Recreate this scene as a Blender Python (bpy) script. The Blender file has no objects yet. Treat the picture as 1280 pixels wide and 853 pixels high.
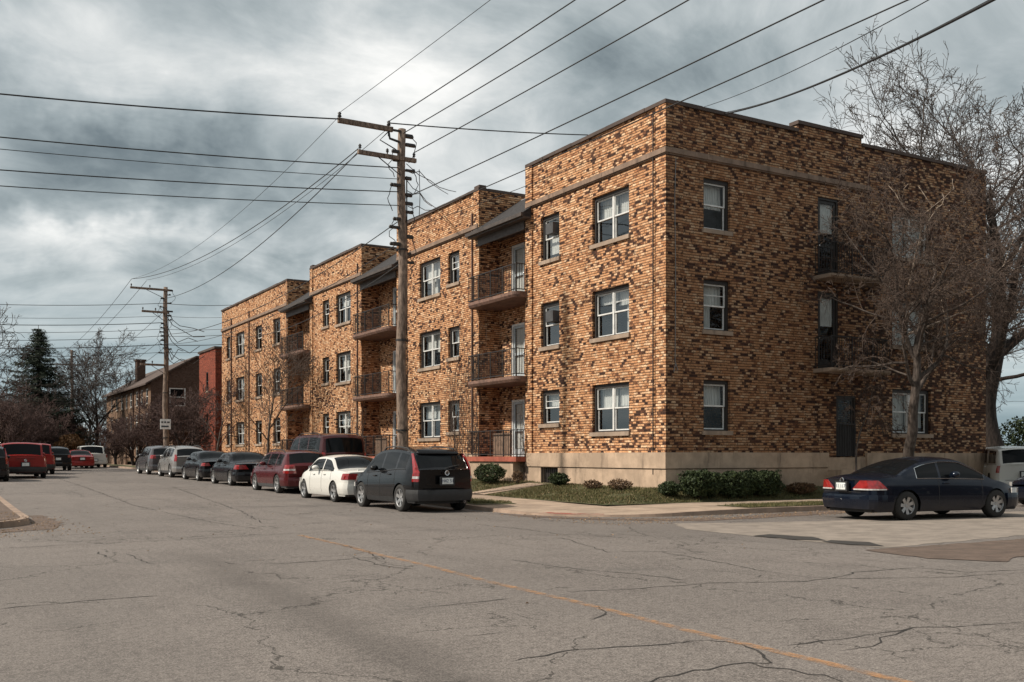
import bpy, bmesh, math, random
from mathutils import Vector, Matrix, noise as mnoise
C = bpy.context.scene.collection
R_ = math.radians
HD = R_(30.4)                 # the camera looks 30.4 degrees to the right of the street's direction (+Y)
CH, SH = math.cos(HD), math.sin(HD)
EYE = 1.45

# ------------------------------------------------------------------ camera, sky, sun, exposure
cam = bpy.data.objects.new('camera', bpy.data.cameras.new('camera')); C.objects.link(cam)
cam.location = (0, 0, EYE); cam.rotation_euler = (R_(90), 0, -HD)
cam.data.sensor_width = 36; cam.data.lens = 36*1271/1280
cam.data.shift_y = 143.5/1280
cam.data.clip_start = 0.1; cam.data.clip_end = 3000
bpy.context.scene.camera = cam
SUNDIR = Vector((-0.92, 0.26, 0.90)).normalized()      # towards the sun
SUN_EL = math.asin(SUNDIR.z); SUN_AZ = math.atan2(SUNDIR.x, SUNDIR.y)
sun = bpy.data.objects.new('sun', bpy.data.lights.new('sun', 'SUN')); C.objects.link(sun)
sun.data.energy = 4.2; sun.data.angle = R_(3.0); sun.data.color = (1.0, 0.91, 0.79)
sun.rotation_euler = (-SUNDIR).to_track_quat('-Z', 'Y').to_euler(); sun.location = (-20, -10, 40)

class NT:
    def __init__(s, tree): s.t = tree; s.N = tree.nodes; s.L = tree.links
    def n(s, typ, **kw):
        nd = s.N.new(typ)
        for k, v in kw.items():
            if k in nd.inputs.keys() and not hasattr(nd, k): s.set(nd.inputs[k], v)
            elif hasattr(nd, k): setattr(nd, k, v)
            else: s.set(nd.inputs[k.replace('_', ' ')], v)
        return nd
    def set(s, inp, v):
        if isinstance(v, bpy.types.NodeSocket): s.L.new(v, inp)
        else:
            if hasattr(inp.default_value, '__len__'):
                if not hasattr(v, '__len__'): v = [v]*len(inp.default_value)
                v = list(v)
                if len(inp.default_value) == 4 and len(v) == 3: v = v+[1]
            inp.default_value = v
    def m(s, op, a, b=0.0, c=0.0, clamp=False):
        nd = s.N.new('ShaderNodeMath'); nd.operation = op; nd.use_clamp = clamp
        s.set(nd.inputs[0], a); s.set(nd.inputs[1], b)
        if op in ('MULTIPLY_ADD', 'COMPARE', 'SMOOTH_MIN'): s.set(nd.inputs[2], c)
        return nd.outputs[0]
    def vm(s, op, a, b=(0, 0, 0)):
        nd = s.N.new('ShaderNodeVectorMath'); nd.operation = op
        s.set(nd.inputs[0], a)
        if op == 'SCALE': s.set(nd.inputs[3], b)
        else: s.set(nd.inputs[1], b)
        return nd.outputs[0] if op not in ('LENGTH', 'DOT_PRODUCT') else nd.outputs[1]
    def noise(s, vec, scale, detail=3, rough=.5, dist=0.0, col=False):
        nd = s.N.new('ShaderNodeTexNoise')
        s.set(nd.inputs['Vector'], vec); s.set(nd.inputs['Scale'], scale); s.set(nd.inputs['Detail'], detail)
        s.set(nd.inputs['Roughness'], rough); s.set(nd.inputs['Distortion'], dist)
        return nd.outputs[1 if col else 0]
    def ramp(s, fac, stops, interp='LINEAR'):
        nd = s.N.new('ShaderNodeValToRGB'); r = nd.color_ramp; r.interpolation = interp
        while len(r.elements) < len(stops): r.elements.new(.5)
        for e, (p, c) in zip(r.elements, stops):
            e.position = p; e.color = (list(c)+[1])[:4] if hasattr(c, '__len__') else (c, c, c, 1)
        s.set(nd.inputs[0], fac); return nd.outputs[0]
    def mix(s, fac, a, b, mode='MIX'):
        nd = s.N.new('ShaderNodeMix'); nd.data_type = 'RGBA'; nd.blend_type = mode
        s.set(nd.inputs[0], fac); s.set(nd.inputs[6], a); s.set(nd.inputs[7], b)
        return nd.outputs[2]
    def mr(s, v, a, b, c=0.0, d=1.0, smooth=True):
        nd = s.N.new('ShaderNodeMapRange')
        if smooth: nd.interpolation_type = 'SMOOTHSTEP'
        for i, q in enumerate((v, a, b, c, d)): s.set(nd.inputs[i], q)
        return nd.outputs[0]
    def sep(s, v):
        nd = s.N.new('ShaderNodeSeparateXYZ'); s.set(nd.inputs[0], v); return nd.outputs
    def comb(s, x=0.0, y=0.0, z=0.0):
        nd = s.N.new('ShaderNodeCombineXYZ')
        for i, q in enumerate((x, y, z)): s.set(nd.inputs[i], q)
        return nd.outputs[0]

def pixdir(u, v):
    d = Vector(((u-640)/1271, 1, (570-v)/1271)); d.normalize()
    return Vector((CH*d.x+SH*d.y, -SH*d.x+CH*d.y, d.z))

def make_world():
    w = bpy.data.worlds.new('World'); bpy.context.scene.world = w; w.use_nodes = True
    t = NT(w.node_tree); t.N.clear()
    out = t.n('ShaderNodeOutputWorld'); bg = t.n('ShaderNodeBackground'); bg.inputs[1].default_value = 0.1
    t.L.new(bg.outputs[0], out.inputs[0])
    sky = t.n('ShaderNodeTexSky'); sky.sky_type = 'NISHITA'; sky.sun_disc = False
    sky.sun_elevation = SUN_EL; sky.sun_rotation = SUN_AZ; sky.altitude = 200; sky.dust_density = 2.0
    g = t.n('ShaderNodeNewGeometry').outputs['Incoming']
    d = t.vm('SCALE', g, -1.0)
    d = t.n('ShaderNodeTexCoord').outputs['Generated']
    x, y, z = t.sep(d)
    az = t.m('MULTIPLY', t.m('ARCTAN2', x, y), 57.2958)
    el = t.m('MULTIPLY', t.m('ARCSINE', z), 57.2958)
    # cloud layer seen in perspective: project the direction on a plane overhead
    zz = t.m('ADD', t.m('MAXIMUM', z, 0.0), 0.30)
    p = t.comb(t.m('DIVIDE', x, zz), t.m('DIVIDE', y, zz), 0.0)
    wv = t.noise(p, 1.1, 3, .5, col=True)
    p2 = t.vm('ADD', p, t.vm('SCALE', t.vm('SUBTRACT', wv, (.5, .5, .5)), .7))
    n1 = t.noise(p2, 1.5, 9, .58)
    n2 = t.noise(p2, 4.6, 9, .62)
    f = t.m('ADD', t.m('MULTIPLY', t.m('SUBTRACT', n1, .5), 1.7), t.m('MULTIPLY', t.m('SUBTRACT', n2, .5), .62))
    f = t.m('ADD', f, .635)
    azw = t.m('ADD', az, t.m('MULTIPLY', t.m('SUBTRACT', t.noise(d, 6, 4, .6), .5), 15))
    elw = t.m('ADD', el, t.m('MULTIPLY', t.m('SUBTRACT', t.noise(t.vm('ADD', d, (4, 2, 7)), 7, 5, .6), .5), 9))
    def blob(u, v, su, sv, amp):
        q = pixdir(u, v); a0 = math.degrees(math.atan2(q.x, q.y)); e0 = math.degrees(math.asin(q.z))
        A = t.m('MULTIPLY', t.m('SUBTRACT', azw, a0), 1/(su/1280*53)); B = t.m('MULTIPLY', t.m('SUBTRACT', elw, e0), 1/(sv/1280*53))
        s2 = t.m('ADD', t.m('MULTIPLY', A, A), t.m('MULTIPLY', B, B))
        return t.m('MULTIPLY', t.m('EXPONENT', t.m('MULTIPLY', s2, -1.0)), amp*.80)
    for b in [(40, 190, 150, 50, -.30), (190, 225, 150, 55, -.42), (40, 260, 120, 30, -.25), (285, 165, 50, 55, -.16),
              (60, 40, 170, 60, .20), (230, 60, 170, 60, .20), (520, 60, 140, 60, .28), (470, 150, 90, 60, .16),
              (110, 300, 110, 26, .26), (260, 290, 80, 24, .20), (60, 345, 130, 15, -.16), (330, 330, 120, 20, -.16), (120, 350, 60, 16, .12),
              (400, 280, 60, 25, .12), (460, 235, 110, 26, .10), (800, 70, 150, 40, -.05), (1000, 120, 160, 60, -.12), (760, 130, 100, 30, -.1), (700, 30, 80, 40, .12), (1230, 40, 80, 60, -.1),
              (900, 20, 140, 30, .12)]:
        f = t.m('ADD', f, blob(*b))
    cloud = t.ramp(f, [(0.0, (.085, .105, .112)), (.22, (.145, .175, .182)), (.42, (.27, .31, .315)), (.62, (.43, .465, .465)), (.80, (.62, .635, .62)), (1.0, (.86, .85, .815))])
    cloud10 = t.vm('SCALE', cloud, 10.0)
    low = t.mr(el, 2.0, 11.0, 1.0, 0.0)                     # thin blue-grey air near the horizon
    st = t.noise(t.comb(t.m('MULTIPLY', az, .03), t.m('MULTIPLY', el, .45), 3.0), 1.6, 4, .55)
    lowc = t.vm('SCALE', t.ramp(st, [(.3, (.19, .27, .31)), (.5, (.30, .385, .42)), (.7, (.46, .52, .53))]), 10.0)
    c = t.mix(t.m('MULTIPLY', low, .85), cloud10, lowc)
    c = t.mix(0.10, c, sky.outputs[0])
    t.L.new(c, bg.inputs[0])
make_world()
sc = bpy.context.scene
sc.view_settings.view_transform = 'Standard'; sc.view_settings.look = 'None'
sc.view_settings.exposure = 0.36; sc.view_settings.gamma = 1.0
sc.render.engine = 'CYCLES'

# ------------------------------------------------------------------ helpers
def at(u, v, depth):
    """a point seen from the street corner, given how far ahead it stands"""
    x = (u-640)/1271*depth; z = EYE+(570-v)/1271*depth
    return Vector((CH*x+SH*depth, -SH*x+CH*depth, z))
def lerp(a, b, t): return a+(b-a)*t
def interp(tab, x):
    if x <= tab[0][0]: return tab[0][1]
    for (a, va), (b, vb) in zip(tab, tab[1:]):
        if x <= b: return va+(vb-va)*(x-a)/(b-a)
    return tab[-1][1]
GZ = [(-100, 0), (20, 0), (27, .03), (35, .12), (42, .21), (60, .38), (95, .52), (130, .58), (3000, .6)]
def gz(y): return interp(GZ, y)
def kerb_x(y): return 12.8+.02*max(0, min(y, 110)-24)

class MB:
    def __init__(s): s.v = []; s.f = []; s.uv = []; s.mi = []; s.m = None
    def q(s, pts, uv=None, mi=0):
        i = len(s.v)
        if s.m is not None: pts = [s.m @ Vector(p) for p in pts]
        s.v += [tuple(p) for p in pts]; s.f.append(tuple(range(i, i+len(pts))))
        s.uv.append(uv or [(p[0]+p[1], p[2]) for p in pts]); s.mi.append(mi)
    def add(s, verts, faces, mi=0):
        i = len(s.v)
        if s.m is not None: verts = [s.m @ Vector(p) for p in verts]
        s.v += [tuple(p) for p in verts]
        for f in faces:
            s.f.append(tuple(i+k for k in f)); s.uv.append([(verts[k][0]+verts[k][1], verts[k][2]) for k in f]); s.mi.append(mi)
    def box(s, a, b, mi=0):
        x0, y0, z0 = a; x1, y1, z1 = b
        if x0 > x1: x0, x1 = x1, x0
        if y0 > y1: y0, y1 = y1, y0
        if z0 > z1: z0, z1 = z1, z0
        s.add([(x0, y0, z0), (x1, y0, z0), (x1, y1, z0), (x0, y1, z0), (x0, y0, z1), (x1, y0, z1), (x1, y1, z1), (x0, y1, z1)],
              [(0, 3, 2, 1), (4, 5, 6, 7), (0, 1, 5, 4), (1, 2, 6, 5), (2, 3, 7, 6), (3, 0, 4, 7)], mi)
    def tube(s, pts, rad, n=6, mi=0, caps=True):
        pts = [Vector(p) for p in pts]
        if not hasattr(rad, '__len__'): rad = [rad]*len(pts)
        vs = []; fs = []; up = None
        for i, p in enumerate(pts):
            a = pts[max(i-1, 0)]; b = pts[min(i+1, len(pts)-1)]
            d = (b-a)
            if d.length < 1e-9: d = Vector((0, 0, 1))
            d.normalize()
            if up is None: up = d.orthogonal()
            s1 = (up - d*up.dot(d))
            if s1.length < 1e-6: s1 = d.orthogonal()
            s1.normalize(); up = s1; s2 = d.cross(s1)
            for k in range(n):
                an = 2*math.pi*k/n
                vs.append(p+(s1*math.cos(an)+s2*math.sin(an))*rad[i])
        for i in range(len(pts)-1):
            for k in range(n):
                k2 = (k+1) % n
                fs.append((i*n+k, i*n+k2, (i+1)*n+k2, (i+1)*n+k))
        if caps and n > 2:
            fs.append(tuple(range(n-1, -1, -1))); fs.append(tuple((len(pts)-1)*n+k for k in range(n)))
        s.add(vs, fs, mi)
    def lathe(s, prof, axis='y', n=24, center=(0, 0, 0), mi=0):
        vs = []; fs = []; c = Vector(center)
        for (r, h) in prof:
            for k in range(n):
                an = 2*math.pi*k/n; a, b = r*math.cos(an), r*math.sin(an)
                vs.append(c+Vector({'y': (a, h, b), 'z': (a, b, h), 'x': (h, a, b)}[axis]))
        for i in range(len(prof)-1):
            for k in range(n):
                k2 = (k+1) % n
                fs.append((i*n+k, i*n+k2, (i+1)*n+k2, (i+1)*n+k))
        s.add(vs, fs, mi)
    def build(s, name, mat=None, parent=None, smooth=False, bevel=0):
        me = bpy.data.meshes.new(name)
        me.from_pydata(s.v, [], s.f)
        uvl = me.uv_layers.new(name='UVMap')
        flat = [c for fuv in s.uv for p in fuv for c in p]
        uvl.data.foreach_set('uv', flat)
        mats = mat if isinstance(mat, (list, tuple)) else [mat]
        for m_ in mats:
            if m_: me.materials.append(m_)
        if len(mats) > 1: me.polygons.foreach_set('material_index', s.mi)
        if smooth: me.polygons.foreach_set('use_smooth', [True]*len(me.polygons))
        me.update()
        o = bpy.data.objects.new(name, me); C.objects.link(o)
        if parent: o.parent = parent
        if bevel:
            b = o.modifiers.new('Bevel', 'BEVEL'); b.width = bevel; b.segments = 2; b.limit_method = 'ANGLE'
        return o

def tag(o, label=None, cat=None, group=None, kind=None):
    if label: o['label'] = label
    if cat: o['category'] = cat
    if group: o['group'] = group
    if kind: o['kind'] = kind
    return o
def empty(name, loc, rz=0, label=None, cat=None, group=None):
    o = bpy.data.objects.new(name, None); C.objects.link(o); o.empty_display_size = .3
    o.location = loc; o.rotation_euler = (0, 0, rz)
    return tag(o, label, cat, group)
def copy_tree(o, parent=None):
    c = o.copy(); C.objects.link(c); c.parent = parent
    for k in ('label', 'category', 'group'):
        if parent is not None and k in c: pass
    for ch in o.children: copy_tree(ch, c)
    return c

# ------------------------------------------------------------------ materials
def new_mat(name):
    m = bpy.data.materials.new(name); m.use_nodes = True
    t = NT(m.node_tree); b = t.N['Principled BSDF']; return m, t, b
def wpos(t): return t.n('ShaderNodeNewGeometry').outputs['Position']
def opos(t): return t.n('ShaderNodeTexCoord').outputs['Object']
def bump(t, b, h, dist, strength=1.0):
    nd = t.n('ShaderNodeBump'); nd.inputs['Strength'].default_value = strength; nd.inputs['Distance'].default_value = dist
    t.L.new(h, nd.inputs['Height']); t.L.new(nd.outputs[0], b.inputs['Normal'])
def simple(name, col, rough=.6, metal=0, var=.15, scale=6, coat=0, bumpd=0, spec=None):
    m, t, b = new_mat(name)
    n = t.noise(opos(t), scale, 5, .6)
    c2 = [c*(1-var) for c in col]; c1 = [min(1, c*(1+var)) for c in col]
    t.set(b.inputs['Base Color'], t.mix(t.mr(n, .3, .7), c2, c1))
    b.inputs['Roughness'].default_value = rough; b.inputs['Metallic'].default_value = metal
    if coat: b.inputs['Coat Weight'].default_value = coat; b.inputs['Coat Roughness'].default_value = .04
    if spec is not None: b.inputs['Specular IOR Level'].default_value = spec
    if bumpd: bump(t, b, n, bumpd)
    return m

def brick_mat(name, light, dark, darkp, course=.080, blen=.160, contrast=1.0, dirt_or_shade=0.0):
    m, t, b = new_mat(name)
    uv = t.n('ShaderNodeUVMap').outputs[0]
    # a slight unevenness in the coursing
    wob = t.vm('SCALE', t.vm('SUBTRACT', t.noise(uv, 2.5, 3, .6, col=True), (.5, .5, .5)), .03)
    wob = t.vm('ADD', wob, t.vm('SCALE', t.vm('SUBTRACT', t.noise(uv, 12, 2, .6, col=True), (.5, .5, .5)), .014))
    uvw = t.vm('ADD', uv, wob)
    U, V, _ = t.sep(uvw)
    v = t.m('DIVIDE', V, course); row = t.m('FLOOR', v)
    wn0 = t.n('ShaderNodeTexWhiteNoise', noise_dimensions='1D'); t.set(wn0.inputs['W'], row)
    sh = t.m('ADD', t.m('MULTIPLY', t.m('MODULO', row, 2.0), .5), t.m('MULTIPLY', wn0.outputs[0], .25))
    u = t.m('ADD', t.m('DIVIDE', U, blen), sh); col = t.m('FLOOR', u)
    fx = t.m('FRACT', u); fy = t.m('FRACT', v)
    idv = t.comb(col, row, 0.0)
    wn = t.n('ShaderNodeTexWhiteNoise', noise_dimensions='3D'); t.set(wn.inputs['Vector'], idv)
    r1 = wn.outputs[0]; r2, r3, r4 = t.sep(wn.outputs[1])
    cen = t.comb(t.m('MULTIPLY', col, blen), t.m('MULTIPLY', row, course*1.3), 0.0)
    cl = t.noise(cen, 2.6, 6, .74)
    cl2 = t.noise(t.vm('ADD', cen, (31, 17, 0)), .28, 2, .5)
    cf = t.m('ADD', t.m('MULTIPLY', cl, .75), t.m('MULTIPLY', cl2, .35))
    if dirt_or_shade: cf = t.m('ADD', cf, t.m('MULTIPLY', t.m('MULTIPLY', t.mr(U, 103.0, 112.0), dirt_or_shade), .22))  # tree shade towards the right end, put in as more dark bricks
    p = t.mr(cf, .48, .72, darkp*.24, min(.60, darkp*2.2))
    isd = t.m('MULTIPLY', t.mr(t.m('SUBTRACT', p, r1), -.04, .10), t.mr(t.noise(uv, 11, 4, .7), .28, .44, .45, 1.0))
    lc = t.ramp(r2, light); dc = t.ramp(r3, dark)
    c = t.mix(isd, lc, dc)
    # each brick weathered inside, soot that runs over several bricks
    wv = t.noise(t.vm('MULTIPLY', uv, (1, 2.2, 1)), 26, 4, .65)
    c = t.mix(t.mr(wv, .42, .72, 0, .45), c, (.12, .055, .03))
    gr = t.noise(t.vm('MULTIPLY', uv, (1, .45, 1)), .9, 6, .68)
    c = t.mix(t.mr(gr, .50, .78, 0, .45), c, (.075, .036, .022))
    sp = t.noise(uv, 7.5, 5, .75)
    c = t.mix(t.mr(sp, .54, .61, 0, .88), c, (.026, .013, .010))
    sp2 = t.noise(t.vm('ADD', uv, (7, 3, 0)), 3.2, 7, .8)
    c = t.mix(t.mr(sp2, .555, .63, 0, .85), c, (.030, .015, .011))
    je = t.m('MULTIPLY', t.noise(uv, 18, 3, .6), .34)
    mort = t.m('MAXIMUM', t.m('LESS_THAN', fy, t.m('ADD', je, .17)), t.m('MULTIPLY', t.m('LESS_THAN', fx, t.m('ADD', t.m('MULTIPLY', je, .4), .0)), .6))
    c = t.mix(t.m('MULTIPLY', mort, .90), c, t.mix(t.noise(uv, 9, 2, .5), (.035, .018, .012), (.12, .06, .038)))
    t.set(b.inputs['Base Color'], c); b.inputs['Roughness'].default_value = .9
    b.inputs['Specular IOR Level'].default_value = .25
    h = t.m('ADD', t.m('MULTIPLY', t.m('SUBTRACT', 1.0, mort), .6), t.m('ADD', t.m('MULTIPLY', r4, .5), t.m('MULTIPLY', wv, .45)))
    bump(t, b, h, .018*contrast, .9)
    return m
LB = [(0, (.22, .08, .034)), (.10, (.40, .175, .078)), (.25, (.56, .275, .128)), (.72, (.66, .36, .185)), (1, (.88, .60, .37))]
DB = [(0, (.014, .008, .007)), (.6, (.036, .017, .012)), (.85, (.09, .036, .020)), (1, (.20, .08, .038))]
M = {}
M['brick'] = brick_mat('mottled_brick', LB, DB, .24)
M['brickB'] = brick_mat('mottled_brick_shaded_side', [(p_, tuple(q*.60 for q in c_)) for p_, c_ in LB], DB, .34, dirt_or_shade=.75)  # same brick darkened: the side wall's shade is put into its colour
M['redbrick'] = brick_mat('red_brick', [(0, (.20, .035, .02)), (.6, (.30, .06, .032)), (1, (.36, .09, .05))], [(0, (.09, .02, .015)), (1, (.16, .03, .02))], .10)
M['brownbrick'] = brick_mat('brown_brick', [(0, (.16, .10, .065)), (.6, (.27, .175, .115)), (1, (.36, .25, .17))], [(0, (.07, .04, .03)), (1, (.13, .08, .05))], .14)
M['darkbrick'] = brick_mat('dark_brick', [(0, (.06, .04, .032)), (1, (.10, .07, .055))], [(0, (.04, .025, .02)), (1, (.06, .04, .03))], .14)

def concrete_mat(name, col, stain=.5, scale=1.0, bumpd=.004, joints=0):
    m, t, b = new_mat(name)
    p = wpos(t)
    n = t.noise(p, 1.3*scale, 6, .62); n2 = t.noise(t.vm('MULTIPLY', p, (1, 1, .18)), 3.0*scale, 5, .65); n3 = t.noise(p, 60, 3, .6)
    c = t.mix(t.mr(n, .35, .68), [q*.72 for q in col], [min(1, q*1.1) for q in col])
    c = t.mix(t.mr(n2, .52, .74, 0, stain), c, [q*.28 for q in col])
    c = t.mix(t.mr(n3, .3, .7, 0, .22), c, [q*.6 for q in col])
    if joints:
        x, y, z = t.sep(p)
        jx = t.m('LESS_THAN', t.m('ABSOLUTE', t.m('SUBTRACT', t.m('FRACT', t.m('DIVIDE', x, joints)), .5)), .009)
        jj = t.m('LESS_THAN', t.m('ABSOLUTE', t.m('SUBTRACT', t.m('FRACT', t.m('DIVIDE', t.m('ADD', y, t.m('MULTIPLY', x, .001)), joints)), .5)), .012)
        jj = t.m('MAXIMUM', jj, jx)
        c = t.mix(t.m('MULTIPLY', jj, .6), c, [q*.2 for q in col])
    t.set(b.inputs['Base Color'], c); b.inputs['Roughness'].default_value = .9
    bump(t, b, t.m('ADD', n3, n2), bumpd)
    return m
M['plinth'] = concrete_mat('tan_concrete', (.47, .345, .245), .8)
M['stone'] = concrete_mat('sill_stone', (.34, .255, .19), .7)
M['cornice'] = concrete_mat('cornice_stone', (.24, .165, .12), .9, 2.0)
M['coping'] = concrete_mat('dark_coping', (.085, .06, .05), .5)
M['walk'] = concrete_mat('sidewalk_concrete', (.36, .27, .20), .35, joints=1.5)
M['kerb'] = concrete_mat('kerb_concrete', (.30, .215, .16), .6)
M['apron'] = concrete_mat('apron_concrete', (.25, .21, .175), .45, 1.5)
M['redstone'] = concrete_mat('red_stone', (.34, .09, .055), .6, 2)
M['dirt_or_shade'] = concrete_mat('brown_dirt', (.14, .098, .075), .6, 2.5, .02)

def world_line(u0, v0, u1, v1):
    def g(u, v):
        y = EYE*1271/(v-570); x = (u-640)/1271*y
        return CH*x+SH*y, -SH*x+CH*y
    return g(u0, v0)+g(u1, v1)
def asphalt():
    m, t, b = new_mat('worn_asphalt')
    p = wpos(t); X, Y, Z = t.sep(p)
    p2 = t.comb(X, Y, 0.0)
    big = t.noise(p2, .16, 5, .6); mid = t.noise(p2, 1.1, 6, .68); fine = t.noise(p2, 55, 3, .8); vf = t.noise(p2, 130, 2, .8)
    c = t.ramp(big, [(.3, (.150, .138, .128)), (.5, (.196, .180, .166)), (.7, (.235, .214, .197))])
    c = t.mix(t.mr(mid, .47, .68, 0, .52), c, (.100, .089, .083))
    # long streaks worn in the direction of travel
    stv = t.noise(t.comb(t.m('MULTIPLY', X, 1.6), t.m('MULTIPLY', Y, .09), 2.0), 1.0, 5, .6)
    c = t.mix(t.mr(stv, .50, .70, 0, .45), c, (.105, .097, .09))
    # aggregate
    c = t.mix(t.mr(fine, .50, .60, 0, .55), c, (.50, .46, .43))
    c = t.mix(t.mr(fine, .48, .38, 0, .65), c, (.05, .045, .042))
    co = t.noise(p2, 14, 2, .7)
    c = t.mix(t.mr(co, .52, .66, 0, .28), c, (.42, .39, .36))
    c = t.mix(t.mr(co, .47, .34, 0, .40), c, (.07, .063, .058))
    c = t.mix(t.mr(vf, .55, .36, 0, .60), c, (.06, .055, .05))
    # patches laid at another time
    vo = t.n('ShaderNodeTexVoronoi'); t.set(vo.inputs['Vector'], t.vm('MULTIPLY', p2, (.12, .05, 1))); vo.inputs['Scale'].default_value = 1.0
    c = t.mix(t.m('MULTIPLY', t.m('GREATER_THAN', t.sep(vo.outputs['Color'])[0], .62), .20), c, (.12, .112, .105))
    # oil and rubber stain band where traffic turns
    x0, y0, x1, y1 = world_line(235, 690, 580, 853); L = math.hypot(x1-x0, y1-y0); nx, ny = -(y1-y0)/L, (x1-x0)/L
    dl = t.m('ADD', t.m('MULTIPLY', t.m('SUBTRACT', X, x0), nx), t.m('MULTIPLY', t.m('SUBTRACT', Y, y0), ny))
    dl = t.m('ADD', dl, t.m('MULTIPLY', t.m('SUBTRACT', t.noise(p2, .8, 4, .6), .5), .9))
    al = t.m('ADD', t.m('MULTIPLY', t.m('SUBTRACT', X, x0), (x1-x0)/L), t.m('MULTIPLY', t.m('SUBTRACT', Y, y0), (y1-y0)/L))
    band = t.m('MULTIPLY', t.m('EXPONENT', t.m('MULTIPLY', t.m('MULTIPLY', dl, dl), -9.0)), t.mr(al, -1.0, 2.0))
    c = t.mix(t.m('MULTIPLY', band, .42), c, (.07, .063, .058))
    bl = t.noise(t.vm('ADD', p2, (9, 3, 0)), .55, 3, .5)
    c = t.vm('MULTIPLY', c, (.83, .79, .77))
    c = t.mix(t.mr(bl, .60, .76, 0, .30), c, (.085, .078, .072))
    # fine crack network, only in worn areas
    wp = t.vm('ADD', p2, t.vm('SCALE', t.vm('SUBTRACT', t.noise(p2, 1.6, 5, .65, col=True), (.5, .5, .5)), .7))
    v1 = t.n('ShaderNodeTexVoronoi', feature='DISTANCE_TO_EDGE'); t.set(v1.inputs['Vector'], t.vm('MULTIPLY', wp, (1, .75, 1))); v1.inputs['Scale'].default_value = .34
    k1 = t.m('LESS_THAN', v1.outputs[0], .0032)
    v2 = t.n('ShaderNodeTexVoronoi', feature='DISTANCE_TO_EDGE'); t.set(v2.inputs['Vector'], wp); v2.inputs['Scale'].default_value = 1.3
    k2 = t.m('MULTIPLY', t.m('LESS_THAN', v2.outputs[0], .009), t.m('GREATER_THAN', t.noise(p2, .3, 3, .5), .585))
    kk = t.m('MULTIPLY', t.m('MAXIMUM', t.m('MULTIPLY', k1, t.m('GREATER_THAN', t.noise(p2, .45, 3, .6), .47)), k2), .8)
    c = t.mix(kk, c, (.030, .026, .022))
    t.set(b.inputs['Base Color'], c); b.inputs['Roughness'].default_value = .88
    b.inputs['Specular IOR Level'].default_value = .3
    bump(t, b, t.m('ADD', t.m('SUBTRACT', t.m('ADD', fine, t.m('MULTIPLY', vf, .6)), t.m('MULTIPLY', kk, 2.0)), t.m('MULTIPLY', mid, .8)), .004, .7)
    return m
M['asphalt'] = asphalt()
def lawn_mat():
    m, t, b = new_mat('lawn_soil'); p = wpos(t)
    n = t.noise(p, 1.6, 5, .65); f = t.noise(p, 30, 4, .7)
    c = t.mix(t.mr(n, .35, .65), (.038, .050, .014), (.085, .082, .034))
    c = t.mix(t.mr(f, .4, .7, 0, .6), c, (.10, .075, .035))
    t.set(b.inputs['Base Color'], c); b.inputs['Roughness'].default_value = 1; bump(t, b, f, .03); return m
M['lawn'] = lawn_mat()
M['farground'] = concrete_mat('far_ground', (.14, .115, .08), .5, .3)
def leaf_mat(name, c1, c2, sc=.6):
    m, t, b = new_mat(name)
    oi = t.n('ShaderNodeNewGeometry').outputs['Random Per Island']
    c = t.mix(oi, c1, c2)
    t.set(b.inputs['Base Color'], c); b.inputs['Roughness'].default_value = .7; b.inputs['Specular IOR Level'].default_value = .3
    return m
M['grass'] = leaf_mat('grass_blades', (.045, .055, .016), (.16, .13, .055))
M['hedge'] = leaf_mat('hedge_leaves', (.012, .022, .008), (.045, .062, .020))
M['shrubdry'] = leaf_mat('dry_leaves', (.05, .028, .015), (.13, .075, .035))
M['needle'] = leaf_mat('needles', (.014, .022, .014), (.035, .048, .028))
M['oakbrown'] = leaf_mat('russet_leaves', (.09, .045, .018), (.19, .10, .04))
M['litter'] = leaf_mat('litter', (.09, .05, .025), (.30, .20, .12))
def bark(name, c1, c2):
    m, t, b = new_mat(name); p = wpos(t)
    n = t.noise(t.vm('MULTIPLY', p, (1, 1, .25)), 14, 5, .65)
    t.set(b.inputs['Base Color'], t.mix(t.mr(n, .35, .68), c1, c2)); b.inputs['Roughness'].default_value = .95
    bump(t, b, n, .02); return m
M['bark'] = bark('grey_bark', (.035, .026, .021), (.12, .095, .08))
M['barkdark'] = bark('dark_bark', (.018, .013, .011), (.055, .04, .034))
M['barksunlit'] = bark('sunlit_bark', (.16, .12, .09), (.42, .34, .27))  # bark for sunlit limbs, the sunshine put into its colour
M['twig'] = bark('russet_twigs', (.040, .027, .021), (.12, .082, .062))
M['twiggrey'] = bark('grey_twigs', (.035, .027, .024), (.085, .068, .058))
M['twigred'] = bark('reddish_twigs', (.045, .026, .024), (.095, .055, .045))
M['pole'] = bark('weathered_pole_wood', (.085, .060, .046), (.27, .20, .155))
M['wire'] = simple('black_cable', (.015, .015, .016), .6)
M['wirelight'] = simple('aluminium_cable', (.16, .16, .16), .5)
M['iron'] = simple('black_iron', (.018, .015, .014), .55, var=.3)
M['rustiron'] = simple('rusty_brown_iron', (.10, .055, .04), .7, var=.35)
M['darkframe'] = simple('dark_window_frame', (.022, .018, .016), .6)
M['whitepaint'] = simple('white_paint', (.62, .62, .60), .5, var=.12)
M['greypaint'] = simple('grey_door_paint', (.36, .40, .42), .5, var=.2)
M['shingle'] = simple('dark_shingles', (.026, .024, .025), .95, var=.4, scale=9, bumpd=.02)
M['eave'] = simple('eave_paint', (.055, .043, .037), .6, var=.3)
M['brownroof'] = simple('brown_shingles', (.075, .052, .043), .95, var=.35, scale=9)
M['membrane'] = simple('roof_membrane', (.42, .42, .42), .9)
M['curtain'] = None
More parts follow.
